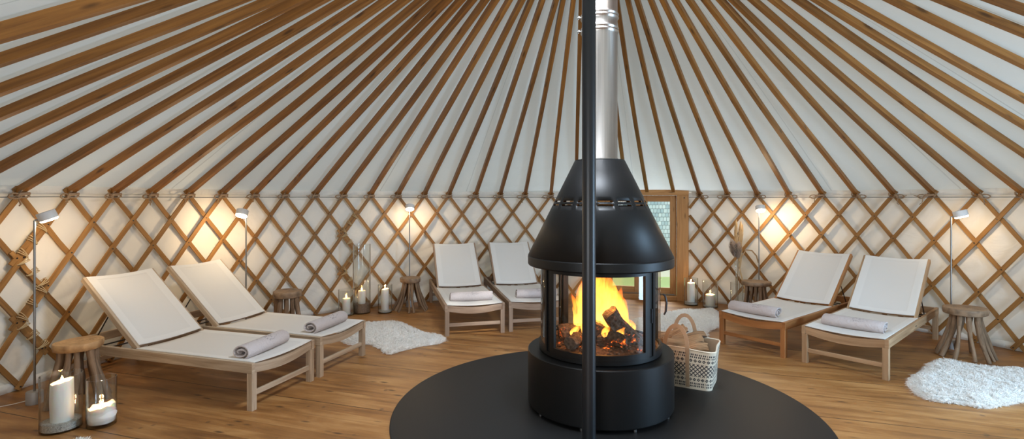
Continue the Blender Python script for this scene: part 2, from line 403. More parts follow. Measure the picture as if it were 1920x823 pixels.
    def build(s, name, mats, parent=None, mat=None, sharp=50, origin=None):
        o3 = V(origin) if origin is not None else V((0, 0, 0))
        me = bpy.data.meshes.new(name)
        vs = s.v if origin is None else [(a-o3.x, b-o3.y, c-o3.z) for a, b, c in s.v]
        me.from_pydata(vs, [], s.f)
        uvl = me.uv_layers.new(name='UVMap'); k = 0
        flat = [c for f in s.uv for p in f for c in p]
        uvl.data.foreach_set('uv', flat)
        me.polygons.foreach_set('material_index', s.mi); me.polygons.foreach_set('use_smooth', s.sm)
        if isinstance(mats, str): mats = [mats]
        for m in mats: me.materials.append(MATS[m])
        me.update()
        if any(s.sm): me.set_sharp_from_angle(angle=R_(sharp))
        o = bpy.data.objects.new(name, me); COL.objects.link(o)
        if parent: o.parent = parent
        o.location = o3
        if mat is not None: o.matrix_local = mat
        return o

def solid(o, th, off=-1.0):
    m = o.modifiers.new('Solidify', 'SOLIDIFY'); m.thickness = th; m.offset = off; return o
def tag(o, label=None, cat=None, group=None, kind=None):
    if label: o['label'] = label
    if cat: o['category'] = cat
    if group: o['group'] = group
    if kind: o['kind'] = kind
    return o
def thing(name, label, cat, loc=(0, 0, 0), rz=0.0, group=None):
    o = bpy.data.objects.new(name, None); COL.objects.link(o); o.empty_display_size = 0.1
    o.location = loc; o.rotation_euler = (0, 0, rz)
    return tag(o, label, cat, group)
def copy_tree(src, label=None, loc=None, rz=None, mats=None, root=True, parent=None):
    c = src.copy(); COL.objects.link(c)
    if parent: c.parent = parent
    if root:
        if label: c['label'] = label
        if loc is not None: c.location = loc
        if rz is not None: c.rotation_euler = (0, 0, rz)
    if mats and c.type == 'MESH':
        for s in c.material_slots:
            nm = s.material.name if s.material else ''
            if nm in mats:
                s.link = 'OBJECT'; s.material = MATS[mats[nm]]
    for ch in src.children: copy_tree(ch, mats=mats, root=False, parent=c)
    return c
def fbm(p, sc=1.0): return noise.noise(V(p) * sc)

# ------------------------------------------------------------------ the setting
b = MB(); b.lathe([(0.0001, 0.0), (1.5, 0.0), (3.0, 0.0), (4.72, 0.0), (4.72, -0.12), (0.0001, -0.12)], 96, YC, smooth=False)
tag(b.build('floor', 'floor_boards'), kind='structure')

def wall_seg(name, a0, a1, n):
    def fn(u, v):
        a = a0 + (a1-a0)*u; z = v * 1.64
        # slack cotton: diagonal sag folds, strongest behind the middle loungers
        x = a*4.6; zz = v*1.64
        ac = (zz - 0.42*x)*7.0; al = (0.42*zz + x)*1.1
        amp = 0.0045 + 0.034*math.exp(-((a + 0.24)/0.26)**2)*max(0, 1 - v*0.9) + 0.009*math.exp(-((a + 1.35)/0.22)**2)*max(0, 1-v*1.1) + 0.006*max(0, 1-v*2.2)
        w = (fbm((ac, al, 3.1)) + 0.55*fbm((ac*2.3, al*1.7, 8.4))) * amp + fbm((a*3, v*3, 9)) * 0.012 - 0.004
        env = min(1, u*40, (1-u)*40)
        return wall_pt(a, 4.615 + w*env, z)
    m = MB(); m.grid(fn, int(n*1.6), 90, uvf=lambda u, v: (u*(a1-a0)*4.6, v*1.6))
    tag(m.build(name, 'wall_canvas'), kind='structure')
DOOR_A0, DOOR_A1 = 0.127, 0.4205
wall_seg('wall_left', -pi, -0.9, 220)
wall_seg('wall_back', -0.9, DOOR_A0, 200)
wall_seg('wall_right', DOOR_A1, pi, 260)

# pole list: (angle at the eave, angle at the crown ring)
RIBS = [(-1.925, -1.9668), (-1.8368, -1.9334), (-1.7517, -1.741), (-1.6758, -1.6342), (-1.5918, -1.616), (-1.5191, -1.5529), (-1.4286, -1.4709), (-1.3435, -1.3989), (-1.2617, -1.2729), (-1.1845, -1.1737), (-1.1018, -1.0644), (-1.0227, -0.997), (-0.9414, -0.9285), (-0.8603, -0.8447), (-0.7755, -0.777), (-0.6935, -0.6825), (-0.61, -0.6034), (-0.5254, -0.4868), (-0.4411, -0.3537), (-0.3613, -0.305), (-0.2723, -0.214), (-0.1904, -0.0579), (-0.107, -0.0453), (-0.0206, 0.0467), (0.0629, 0.0739), (0.148, 0.19), (0.2284, 0.2896), (0.2942, 0.4324), (0.3771, 0.5031), (0.4544, 0.5613), (0.5365, 0.6754), (0.6204, 0.7562), (0.7041, 0.8164), (0.7902, 0.917), (0.8706, 1.033), (0.9551, 1.0825), (1.0381, 1.107), (1.1235, 1.2268), (1.2007, 1.34), (1.2912, 1.4423), (1.3679, 1.4731), (1.4355, 1.5744), (1.5377, 1.778), (1.6525, 1.8003), (1.735, 2.0)]
def ring_pt(b_, z=0): return V((RING_C.x + RING_R*sin(b_), RING_C.y + RING_R*cos(b_), RING_C.z + z))
SLOPE = (RING_C.z - 1.56) / (YR - RING_R)
NUP = 0.062
# roof canvas: laid over the poles, slightly slack between them
def tw(a): return 0.10 if a > 0.1 else (0.0 if a < -0.5 else 0.10 * (a + 0.5) / 0.6)
def roof_fn(u, v):
    a = -pi + 2*pi*u
    aa = atan2(sin(a), cos(a))
    t = v
    E = wall_pt(a, YR + 0.050, 1.56 + 0.022 )
    T = V((RING_C.x + 0.52*sin(a + tw(aa)), RING_C.y + 0.52*cos(a + tw(aa)), RING_C.z + 0.050))
    p = E.lerp(T, t)
    fold = fbm((a*9, t*3, 1.7)) * 0.008
    fold += fbm((a*2.0, t*26, 5.7)) * 0.012 * max(0, 1-t*2.6)
    sag = 0.014 * sin(pi*min(1, t*1.05))
    p.z += fold + sag
    return p
m = MB(); m.grid(roof_fn, 720, 60, wrap=True, uvf=lambda u, v: (u*76.07, v*4.4))
tag(m.build('ceiling', 'roof_canvas'), kind='structure')
# canvas valance under the eave and skirting strip at the floor
def val_fn(u, v):
    a = DOOR_A1 + 0.01 + (2*pi - (DOOR_A1-DOOR_A0) - 0.02) * u
    w = fbm((a*14, v*2, 2)) * 0.006
    return wall_pt(a, 4.592 + w - 0.010*sin(pi*v), 1.535 + 0.075*v + fbm((a*5, 0, 4))*0.006)
m = MB(); m.grid(val_fn, 500, 6)
tag(m.build('trim_1', 'valance_canvas'), kind='structure')
def sk_fn(u, v):
    a = DOOR_A1 + 0.01 + (2*pi - (DOOR_A1-DOOR_A0) - 0.02) * u
    return wall_pt(a, 4.592 - 0.014*sin(pi*v) + fbm((a*9, v*2, 7))*0.006, 0.002 + 0.075*v)
m = MB(); m.grid(sk_fn, 400, 6)
tag(m.build('baseboard_back', 'valance_canvas'), kind='structure')
# crown ring
m = MB(); m.lathe([(0.47, -0.05), (0.57, -0.05), (0.57, 0.10), (0.47, 0.10)], 64, RING_C, smooth=False, close=True)
m.beam(RING_C + V((-0.5, 0.0, 0.06)), RING_C + V((0.5, 0.0, 0.06)), 0.05, 0.05); m.beam(RING_C + V((-0.2, -0.47, 0.06)), RING_C + V((-0.2, 0.47, 0.06)), 0.05, 0.05)
tag(m.build('trim_2', 'rib_wood'), kind='structure')

# ------------------------------------------------------------------ roof poles (each one its own thing)
def tie_mesh(seed, side):
    rnd = random.Random(seed); m = MB()
    c = V((0, 0, 0))
    for k in range(2):                                   # wraps round the joint
        pts = [V((cos(t)*0.035, -0.005 + 0.012*k, sin(t)*0.035)) + V((0, 0.02*sin(t*2), 0)) for t in [2*pi*i/10 for i in range(10)]]
        m.tube(pts, 0.006, 5, closed=True, oval=0.6)
    k0 = V((side*0.05, -0.03, -0.02))
    L = rnd.uniform(0.03, 0.05)
    loop = [k0 + V((side*(0.035+L*cos(t)), -0.008*sin(t*2), 0.022*sin(t))) for t in [pi + 2*pi*i/9 for i in range(9)]]
    m.tube(loop, 0.006, 5, closed=True, oval=1.4)
    for q in range(2):
        d = V((side*rnd.uniform(0.01, 0.07), 0, -rnd.uniform(0.05, 0.10))) if q or rnd.random() < .6 else V((side*rnd.uniform(.08, .12), 0, rnd.uniform(-.02, .01)))
        pts = [k0 + d*t + V((side*0.012*sin(t*5+q), -0.004, 0.006*cos(t*6))) for t in (0, .25, .5, .75, 1)]
        m.tube(pts, [0.005, 0.007, 0.008, 0.008, 0.007], 5, oval=0.5)
    m.tube([c + V((0.03, -0.02, 0.0)), k0 + V((0, 0, .012)), k0 + V((side*.015, 0, -.01))], [0.012, 0.016, 0.009], 6)
    return m
def rib_label(i):
    words = ['first', 'second', 'third', 'fourth', 'fifth', 'sixth', 'seventh', 'eighth', 'ninth', 'tenth', 'eleventh', 'twelfth', 'thirteenth', 'fourteenth', 'fifteenth', 'sixteenth', 'seventeenth', 'eighteenth', 'nineteenth']
    if i <= 5: return 'brown roof pole cut off by left picture edge, %s from top left corner' % words[i]
    if i <= 24: return 'brown roof pole tied to the lattice, %s left of the steel flue' % words[24-i]
    if i == 25: return 'wooden roof pole running directly behind the steel flue'
    if i == 26: return 'wooden roof pole emerging immediately right of the steel flue above the black hood'
    if i == 27: return 'wooden roof pole resting on the door frame, the one nearer the steel flue'
    if i == 28: return 'wooden roof pole resting on the door frame, the one farther from the steel flue'
    if i <= 38: return 'wooden roof pole tied to the lattice, %s right of the door frame' % words[i-29]
    return 'roof pole cut off by right picture edge, %s from top right corner' % words[44-i]
def make_rib(i, a, bb):
    over_door = i in (25, 26, 27, 28)
    E = wall_pt(a, YR - (0.0 if not over_door else 0.10), 1.56 if not over_door else 1.602); T = ring_pt(bb)
    d = (T-E).normalized(); E2 = E - d * (0.045 if not over_door else 0.0)
    L = (T-E2).length
    rnd = random.Random(i*7+1)
    bow = rnd.uniform(-0.012, 0.012)
    rad = V((sin(a), cos(a), 0)); side = d.cross(V((0, 0, 1))).normalized(); up = side.cross(d).normalized()
    m = MB(); NS = 10
    w = 0.047; h = 0.075 if i == 0 else (0.052 if i < 24 else 0.042)
    pts = [V((L*t, bow*sin(pi*t), 0.004*sin(pi*t*3))) for t in [k/NS for k in range(NS+1)]]
    m.strip(pts, lambda k: (0, 0, 1), w, h, taper=0.22)
    M = Matrix((( d.x, side.x, up.x, E2.x), (d.y, side.y, up.y, E2.y), (d.z, side.z, up.z, E2.z), (0, 0, 0, 1)))
    root = thing('roof_pole', rib_label(i), 'roof pole', group='roof poles radiating to the crown')
    # local y must be a right-handed frame
    M = Matrix(((d.x, -side.x, up.x, 0), (d.y, -side.y, up.y, 0), (d.z, -side.z, up.z, 0), (0, 0, 0, 1)))
    root.location = E2
    s = m.build('shaft', 'rib_wood', root, M)
    if not over_door:
        t = tie_mesh(i, -1 if (i < 29 or i % 3 == 0) else 1)
        J = wall_pt(a, YR - 0.03, 1.535) - E2
        t.build('tie_cord', 'tie_cloth', root, Matrix.Translation(J) @ Matrix.Rotation(-a, 4, 'Z'))
    return root
for i, (a, bb) in enumerate(RIBS): make_rib(i, a, bb)

# ------------------------------------------------------------------ lattice wall: four panels of crossed laths
ANG = [r[0] for r in RIBS]
ANG = [ANG[0] - DA*k for k in range(5, 0, -1)] + ANG + [ANG[-1] + DA*k for k in range(1, 6)]
ZT = 1.535
def lath(parent, a_top, dirn, dz, z0=ZT + 0.07, z1=0.015, layer=0, w=0.041, name='lath', off=0.0, amin=-9, amax=9):
    # dirn -1: runs down to the left; +1: runs down to the right
    r = YR - 0.006 if layer else YR + 0.012
    n = 14; pts = []; nr = []
    for k in range(n+1):
        z = z0 + (z1-z0)*k/n
        a = a_top + off + dirn * (ZT - z) / dz * DA/2
        if a < amin or a > amax: continue
        pts.append(wall_pt(a, r + 0.0035*sin(k*1.7+a*50), z)); nr.append(V((-sin(a), -cos(a), 0)))
    if len(pts) < 2: return
    if amin > -9 or amax < 9:     # extend to the exact limit
        lim = amax if dirn > 0 else amin
        if (abs(lim) < 8):
            ztgt = ZT - abs(lim - a_top - off) / (DA/2) * dz
            if z1 < ztgt < z0: pts.append(wall_pt(lim, r, ztgt)); nr.append(V((-sin(lim), -cos(lim), 0)))
    m = MB(); m.strip(pts, nr, w, 0.013)
    if layer:                     # dark bolt heads sit on the front laths
        for j in range(0, 7):
            z = ZT - j*0.25
            if not (z1 - .01 <= z <= z0): continue
            a = a_top + off + dirn * (ZT - z)/dz * DA/2
            if a < amin or a > amax: continue
            c = wall_pt(a, r - 0.009, z); N = V((-sin(a), -cos(a), 0))
            m.tube([c, c + N*0.004], 0.006, 7, mi=1, smooth=False)
    return m.build(name, ['lath_wood', 'dark_metal'], parent)
def lash(parent, a, z, ang, r=YR-0.012):
    c = wall_pt(a, r, z); N = V((-sin(a), -cos(a), 0)); T = V((cos(a), -sin(a), 0)); U = V((0, 0, 1))
    ax = T*cos(ang) + U*sin(ang); bx = N.cross(ax)
    m = MB()
    for q in range(3):
        tilt = (-.06, .10, .32)[q]
        pts = [c + ax*(0.010*(q-1)) + (bx + ax*tilt)*(0.046*cos(t)) + N*(0.020*sin(t)) for t in [2*pi*k/12 for k in range(12)]]
        m.tube(pts, 0.0035, 5, closed=True)
    m.build('lashing', 'rope', parent)
DZL, DZR = 0.250, 0.250
jA = 7; jB = 17          # panel joints lie near these poles of RIBS (left lamp; tall vase)
HARD = (DOOR_A0 - 0.004, DOOR_A1 + 0.004)
def lathc(root, a, dirn, dz, layer, lo, hi, w=0.041):
    # clip a lath that would start beyond the hard edge
    zhi = ZT + 0.045; zlo = 0.015
    if dirn < 0 and a > hi:   # starts right of the edge: enters it lower down
        zhi = ZT - (a - hi)/(DA/2)*dz
    if dirn > 0 and a < lo:
        zhi = ZT - (lo - a)/(DA/2)*dz
    if dirn < 0:
        zend = ZT - (a - lo)/(DA/2)*dz
        zlo = max(zlo, zend)
    else:
        zend = ZT - (hi - a)/(DA/2)*dz
        zlo = max(zlo, zend)
    if zhi - zlo < 0.06: return None
    o = lath(root, a, dirn, dz, zhi, zlo, layer, w)
    if o: o.location = -root.location
    return o
def panel2(label, lo, hi, dzf, dzb, hardlo=False, hardhi=False):
    root = thing('lattice_panel', label, 'lattice panel', wall_pt((lo+hi)/2, YR, 0))
    LO = lo if hardlo else -99; HI = hi if hardhi else 99
    for a in ANG:
        if (lo - 1e-4 < a < hi) or (hardhi and hi <= a < hi + 0.27): lathc(root, a, -1, dzf, 1, LO, HI)
        if (lo - 1e-4 < a < hi) or (hardlo and lo - 0.27 < a <= lo): lathc(root, a, 1, dzb, 0, LO, HI, 0.039)
    return root
aA = ANG[5+jA] - 0.0; aB = ANG[5+jB]
pA = panel2('lattice wall panel of crossed laths at the far left edge, behind the grey lamp', -1.98, aA - .001, DZL, DZL)
pB = panel2('lattice wall panel of crossed laths behind the two left loungers', aA - .001, aB - .001, 0.252, 0.248)
pC = panel2('lattice wall panel of crossed laths behind the middle loungers and the tall vase', aB - .001, DOOR_A0 - 0.004, DZL, DZL, hardhi=True)
pD = panel2('lattice wall panel of crossed laths right of the door', DOOR_A1 + 0.004, 1.98, DZR, DZR, hardlo=True)
# overlapping ends of neighbouring panels, lashed with cord in a zigzag
def short(root, a_c, k, dirn, dz, shift):
    # a doubled short length of lath from crossing (a_c, row k) down one cell
    zc = ZT - k*dz; a_t = a_c - dirn*k*DA/2     # angle this line would have at the top
    seg = lath(root, a_t + shift, dirn, dz, zc + 0.05, zc - dz - 0.05, 1, 0.034)
    if seg: seg.location = -root.location
    for f in (0.12, 0.5, 0.88):
        zz = zc - dz*f; aa = a_c + dirn*f*DA/2 + shift*0.5
        m_ang = math.atan2(dz, -dirn*(-1)*DA/2*YR) if dirn > 0 else math.atan2(dz, DA/2*YR)
        lash(root, aa, zz, -m_ang if dirn > 0 else m_ang)
aj = ANG[5+8]  # second visible pole joint at the left
short(pB, ANG[5+7] - DA/2, 1, -1, 0.25, -0.010)
short(pB, ANG[5+7] - DA, 2, 1, 0.25, -0.010)
short(pB, ANG[5+7] - DA/2, 3, -1, 0.25, -0.010)
short(pB, ANG[5+7] - DA, 4, 1, 0.25, -0.010)
short(pC, ANG[5+16] - DA/2, 1, -1, 0.25, -0.010)
short(pC, ANG[5+16] - DA, 2, 1, 0.25, -0.010)
short(pC, ANG[5+16] - DA/2, 3, -1, 0.25, -0.010)
short(pC, ANG[5+16] - DA, 4, 1, 0.25, -0.010)
for o in list(pB.children) + list(pC.children):
    if o.name.startswith('lashing'): o.location = -o.parent.location

# tension cable round the top of the lattice
m = MB(); n = 260; pts = []
for k in range(n+1):
    a = DOOR_A1 + 0.003 + (2*pi - (DOOR_A1-DOOR_A0) - 0.006) * k/n
    pts.append(wall_pt(a, YR - 0.022, 1.507 + 0.004*fbm((a*7, 0, 0))))
m.tube(pts, 0.0045, 6)
tag(m.build('tension_cable', 'cable'), 'thin grey tension cable running along the top of the lattice wall', 'cable')

# ------------------------------------------------------------------ door and the place outside
PL = wall_pt(DOOR_A0, 4.62); PR = wall_pt(DOOR_A1, 4.62)
dx = (PR-PL); DW = dx.length; dx.normalize(); dn = V((dx.y, -dx.x, 0))     # dn points into the room
if dn.dot(YC - PL) < 0: dn = -dn
rz = atan2(dx.y, dx.x)
door = bpy.data.objects.new('door_1', None); COL.objects.link(door); door.location = PL; door.rotation_euler = (0, 0, rz); tag(door, kind='structure')
# local: x along the door, -y towards the room
def dbeam(name, parts, parent, mats='door_wood'):
    m = MB()
    for p0, p1, w, h, up in parts: m.beam(p0, p1, w, h, up=up, bev=0.004)
    return m.build(name, mats, parent)
Z = V((0, 0, 1)); Xv = V((1, 0, 0)); Yv = V((0, 1, 0))
PW = 0.165
m = MB()
m.beam((PW/2, 0, 0), (PW/2, 0, 1.54), PW, 0.10, up=Yv, bev=0.005)
m.beam((DW-PW/2, 0, 0), (DW-PW/2, 0, 1.54), PW, 0.10, up=Yv, bev=0.005)
m.beam((0, 0, 1.58), (DW, 0, 1.58), 0.12, 0.085, up=Z, bev=0.005)
m.beam((PW, -0.01, 0.035), (DW-PW, -0.01, 0.035), 0.12, 0.07, up=Z, bev=0.005)
for x in (PW/2, DW-PW/2):
    for z in (0.08, 1.50): m.tube([(x+0.02, -0.049, z), (x+0.02, -0.054, z)], 0.009, 10, mi=1, smooth=False)
m.build('door_frame', ['door_wood', 'dark_metal'], door)
leafw = (DW - 2*PW)/2
for q in range(2):
    x0 = PW + leafw*q + 0.003; x1 = PW + leafw*(q+1) - 0.003; st = 0.092
    m = MB(); y = 0.015
    for x in (x0+st/2, x1-st/2): m.beam((x, y, 0.075), (x, y, 1.535), st, 0.05, up=Yv, bev=0.003)
    m.beam((x0+st, y, 1.49), (x1-st, y, 1.49), 0.05, 0.09, up=Z, bev=0.003)
    m.beam((x0+st, y, 0.125), (x1-st, y, 0.125), 0.05, 0.10, up=Z, bev=0.003)
    m.beam((x0+0.03, y-0.03, 0.083), (x1-0.03, y-0.03, 0.083), 0.02, 0.012, up=Z, mi=1)
    lf = m.build('door_leaf', ['door_wood', 'nickel'], door)
    m = MB(); m.beam(((x0+x1)/2, y, 0.175), ((x0+x1)/2, y, 1.445), x1-x0-2*st, 0.012, up=Yv)
    m.build('pane', 'window_glass', lf)
# threshold wedge between door and floor edge, ground, shed
m = MB(); m.grid(lambda u, v: V((-30 + 60*u, -30 + 70*v, -0.35)), 4, 4, smooth=False)
tag(m.build('ground', 'grass'), 'bright green lawn outside the door window', 'lawn')
bpy.data.objects['ground']['kind'] = 'structure'
shed = thing('shed', 'shed with grey wood shingle cladding seen through the door window', 'shed', (3.6, 12.2, -0.35))
m = MB()
m.grid(lambda u, v: V((-2.6 + 3.3*u + (0.25*v), 0.0, 3.6*v + 0.55)), 1, 1, smooth=False, uvf=lambda u, v: (u*3.6, v*3.6))
m.grid(lambda u, v: V((0.7 + 0.25*v + 0.0*u, 0.0 + 2.5*u, 3.6*v + 0.55)), 1, 1, smooth=False, uvf=lambda u, v: (u*2.4, v*3.6))
m.grid(lambda u, v: V((-2.6 + 0.25*v, 2.5*(1-u), 3.6*v + 0.55)), 1, 1, smooth=False, uvf=lambda u, v: (u*2.4, v*3.6))
m.build('wall', 'grey_shingles', shed)
m = MB(); m.box((-0.95, 1.25, 0.27), 3.1, 2.3, 0.56); m.build('plinth', 'lamp_white', shed)
m = MB(); m.box((-0.7, 1.25, 4.2), 3.7, 2.9, 0.12); m.build('roof', 'dark_metal', shed)

# ------------------------------------------------------------------ hearth plate, stove, flue, centre pole
SX, SY = 0.637, 3.82
m = MB(); m.lathe([(0.0001, 0.010), (1.46, 0.010), (1.468, 0.008), (1.468, 0.0), (0.0001, 0.0)], 160, (0.636, 3.735, 0), smooth=False)
tag(m.build('hearth_plate', 'plate_steel'), 'large round black steel floor plate under the stove', 'hearth plate')
stove = thing('stove', 'round black wood stove with curved glass and conical hood', 'stove', (SX, SY, 0.010))
m = MB()
m.lathe([(0.36, 0.40), (0.515, 0.40), (0.520, 0.395), (0.520, 0.03), (0.515, 0.022), (0.36, 0.022)], 128, smooth=True)
drum = m.build('base_drum', 'black_steel', stove, sharp=25)
for k in range(9):
    t = 2*pi*k/9 + 0.3
    m = MB(); m.tube([(0.495*sin(t), -0.495*cos(t), 0.0), (0.495*sin(t), -0.495*cos(t), 0.03)], 0.011, 10)
    m.build('foot', 'nickel', stove)
# firebox floor with lip
m = MB(); m.lathe([(0.0001, 0.40), (0.425, 0.40), (0.436, 0.405), (0.436, 0.432), (0.0001, 0.432)], 96)
m.build('firebox_floor', 'black_steel', stove)
m = MB(); m.lathe([(0.436, 0.99), (0.436, 1.03), (0.39, 1.03), (0.39, 0.99)], 96, close=True); m.build('top_frame', 'black_steel', stove)
m = MB(); m.lathe([(0.412, 0.45), (0.400, 0.452), (0.396, 0.433)], 96); m.build('ash_lip', 'firebrick', stove)
GR = 0.43
def arc(a0, a1, z0, z1, r, th, name, mat, parent, n=24):
    m = MB(); m.lathe([(r-th, z0), (r, z0), (r, z1), (r-th, z1)], n, a0=a0, a1=a1, close=True, smooth=False)
    return m.build(name, mat, parent)
# lathe angle: 0 = +Y; facing the camera is pi.  bearing(b): b degrees from facing the camera, + to the right
def be(bd): return pi - R_(bd)
def post(parent, bd, wd=0.045, name='frame_post', r=GR, dp=0.03, mat='black_steel', z0=0.432, z1=1.0):
    t = be(bd); c = V((r*sin(t), r*cos(t), 0)); N = V((sin(t), cos(t), 0))
    m = MB(); m.beam(c + Z*z0 - N*dp/2, c + Z*z1 - N*dp/2, wd, dp, up=N, bev=0.003); return m.build(name, mat, parent)
for bd in (-63, 42, 100, 168, 212, -112): post(stove, bd)
def door_panel(name, b0, b1, fr, handle=None):
    root = None
    m = MB(); a1 = be(b0); a0 = be(b1); r = GR + 0.010; th = 0.022
    fa = fr / r
    for (x0, x1, z0, z1) in ((a0, a0+fa, 0.434, 1.012), (a1-fa, a1, 0.434, 1.012), (a0+fa, a1-fa, 0.434, 0.434+fr*.95), (a0+fa, a1-fa, 1.012-fr*.9, 1.012)):
        m.lathe([(r-th, z0), (r, z0), (r, z1), (r-th, z1)], max(3, int((x1-x0)*30)), a0=x0, a1=x1, close=True, smooth=False)
    root = m.build(name, 'black_steel', stove)
    m = MB(); m.lathe([(r-0.012, 0.455), (r-0.012, 0.99)], 28, a0=a0+fa*.6, a1=a1-fa*.6)
    m.build('curved_glass', 'stove_glass', root)
    return root
d1 = door_panel('front_door', -59, 38.5, 0.040)
m = MB(); t = be(40.5); c = V((0.444*sin(t), 0.444*cos(t), 0))
m.beam(c + Z*0.66, c + Z*0.755, 0.008, 0.010, up=V((sin(t), cos(t), 0))); m.build('door_catch', 'dark_metal', d1)
door_panel('side_glass_panel', 44, 99, 0.026)
door_panel('side_glass_panel', 101, 166, 0.026)
door_panel('side_glass_panel', 170, 210, 0.026)
door_panel('side_glass_panel', -146, -114, 0.026)
door_panel('side_glass_panel', -110, -65, 0.026)
t = be(82); c = V((0.462*sin(t), 0.462*cos(t), 0))
m = MB(); m.tube([c*0.97 + Z*0.80, c + Z*0.79, c*1.02 + Z*0.74, c*1.01 + Z*0.68, c*0.985 + Z*0.655], [0.006, 0.008, 0.009, 0.008, 0.006], 8); m.build('handle', 'dark_metal', stove)
# hood: cone with real slots
def hood():
    m = MB(); n = 180
    r0, z0, r1, z1 = 0.516, 1.075, 0.178, 1.755
    zs = [z0, 1.40, 1.432, 1.444, 1.458, 1.470, 1.50, z1]
    # slot: camera row y 374 / 380
    P = [(r0 + (r1-r0)*(z-z0)/(z1-z0), z) for z in zs]
    base = len(m.v)
    for i in range(n):
        t = 2*pi*i/n
        for (r, z) in P: m.v.append((r*sin(t), r*cos(t), z))
    for i in range(n):
        i2 = (i+1) % n
        for j in range(len(P)-1):
            if j in (2, 4) and (i % 12) not in (0, 1, 2): continue
            m.face([base+i*8+j, base+i2*8+j, base+i2*8+j+1, base+i*8+j+1], None, 0, True)
    m.lathe([(r0-0.01, 1.012), (r0-0.002, 1.012), (r0+0.001, 1.018), (r0+0.001, 1.066), (r0, z0)], n)
    m.lathe([(0.39, 1.03), (r0-0.01, 1.012)], n)
    m.lathe([(r1, z1), (r1-.004, z1+0.005), (0.10, z1+0.005)], n)
    o = m.build('hood', 'black_steel', stove, sharp=16)
    md = o.modifiers.new('Solidify', 'SOLIDIFY'); md.thickness = 0.004; md.offset = -1
    return o
hood()
FR = 0.128
m = MB()
prof = [(FR, 1.755), (FR+.006, 1.76), (FR+.006, 1.772), (FR, 1.778)]
for zc in (2.70, 2.80): prof += [(FR, zc-0.03), (FR+0.003, zc-0.022), (FR+0.010, zc-0.012), (FR+0.004, zc), (FR+0.010, zc+0.012), (FR+0.003, zc+0.022), (FR, zc+0.03)]
prof += [(FR, 3.9)]
m.lathe(prof, 64)
flue = m.build('flue_pipe', 'flue_steel', stove)
for zc in (2.70, 2.80):
    m = MB()
    m.tube([(-FR-0.03, 0.01, zc), (-FR+0.0, 0.01, zc)], 0.006, 8); m.tube([(-FR-0.022, -0.012, zc), (-FR-0.022, 0.03, zc)], 0.008, 8)
    m.tube([(-FR-0.026, 0.01, zc-0.012), (-FR-0.026, 0.01, zc+0.012)], 0.005, 6)
    m.build('clamp_screw', 'nickel', stove)

m = MB(); m.lathe([(0.0001, 0.0), (0.07, 0.0), (0.07, 0.008), (0.04, 0.008), (0.04, 3.42), (0.0001, 3.42)], 48, smooth=True)
o = m.build('centre_pole', 'pole_steel'); o.location = (0.452, 3.085, 0.010)
tag(o, 'slim black steel post standing in front of the stove', 'pole')

# fire: ash bed, logs, flames
m = MB()
m.lathe([(0.0001, 0.03), (0.12, 0.028), (0.25, 0.02), (0.34, 0.008), (0.383, 0.0), (0.0001, -0.004)], 64, jit=lambda t, j: 1 + 0.03*sin(7*t+j))
base = len(m.v)
rnd = random.Random(5)
for k in range(150):
    t = rnd.uniform(0, 2*pi); rr = 0.36*sqrt(rnd.random()); s = rnd.uniform(0.008, 0.024); c = V((rr*sin(t), rr*cos(t), 0.03*(1-rr/0.4) + s*0.4))
    ax = V((rnd.uniform(-1, 1), rnd.uniform(-1, 1), rnd.uniform(-.3, .6))).normalized()
    m.tube([c - ax*s, c - ax*s*.4, c + ax*s*.5, c + ax*s], [s*.4, s*.9, s*.8, s*.3], 6, smooth=False)
o = m.build('ash', 'ash_bed'); o.location = (SX, SY, 0.446)
tag(o, 'glowing bed of ash and embers inside the stove', 'ash', kind='stuff')
def rough_log(L, r, seed, split=True, mats=('burning_wood',), ends=0):
    rnd = random.Random(seed); m = MB(); n = 12; S = 10; base = 0
    sh = [1.0 + 0.16*rnd.uniform(-1, 1) for _ in range(n)]
    for i in range(S+1):
        u = i/S; cc = V((L*(u-.5), 0.014*sin(u*4+seed), 0.010*sin(u*6+seed)))
        for k in range(n):
            t = 2*pi*k/n; q = r*sh[k]*(1 + 0.10*fbm((u*6+seed, k*1.3, seed)))
            y, z = q*cos(t), q*sin(t)
            if split: z = max(z, -r*0.25) if z < 0 else z*0.85
            dxx = 0.012*rnd.uniform(-1, 1) if i in (0, S) else 0
            m.v.append((cc.x+dxx, cc.y+y, cc.z+z))
    for i in range(S):
        for k in range(n):
            k2 = (k+1) % n; o_ = i*n
            m.face([o_+k, o_+k2, o_+n+k2, o_+n+k], [(L*i/S, k*r*.5), (L*i/S, (k+1)*r*.5), (L*(i+1)/S, (k+1)*r*.5), (L*(i+1)/S, k*r*.5)], 0 if (not split or k < n//2) else (1 if len(mats) > 1 else 0), False)
    m.face(list(reversed(range(n))), None, ends); m.face([S*n+k for k in range(n)], None, ends)
    return m
def put(m, name, mats, loc, rot, label, cat, group=None):
    o = m.build(name, list(mats)); o.location = loc; o.rotation_euler = rot; return tag(o, label, cat, group)
FL = [((SX-0.13, SY+0.02, 0.515), (0.2, -0.12, 0.15), 0.32, 0.068, 'charred log at the left of the stove fire'),
      ((SX+0.03, SY-0.06, 0.545), (0.3, 0.15, -0.2), 0.28, 0.072, 'charred log in the centre of the fire, right behind the post'),
      ((SX+0.15, SY-0.10, 0.570), (0.5, 0.85, 0.30), 0.34, 0.060, 'steeply leaning flaming log at the right of the fire'),
      ((SX-0.20, SY-0.16, 0.512), (0.0, 0.05, 0.9), 0.18, 0.045, 'small glowing log chunk at the front left of the fire'),
      ((SX+0.06, SY-0.18, 0.515), (0.4, 0.0, -0.6), 0.17, 0.047, 'small blackened log chunk at the front of the fire'),
      ((SX+0.0, SY+0.14, 0.53), (0.0, -0.1, 0.6), 0.34, 0.05, 'burning log at the back of the fire')]
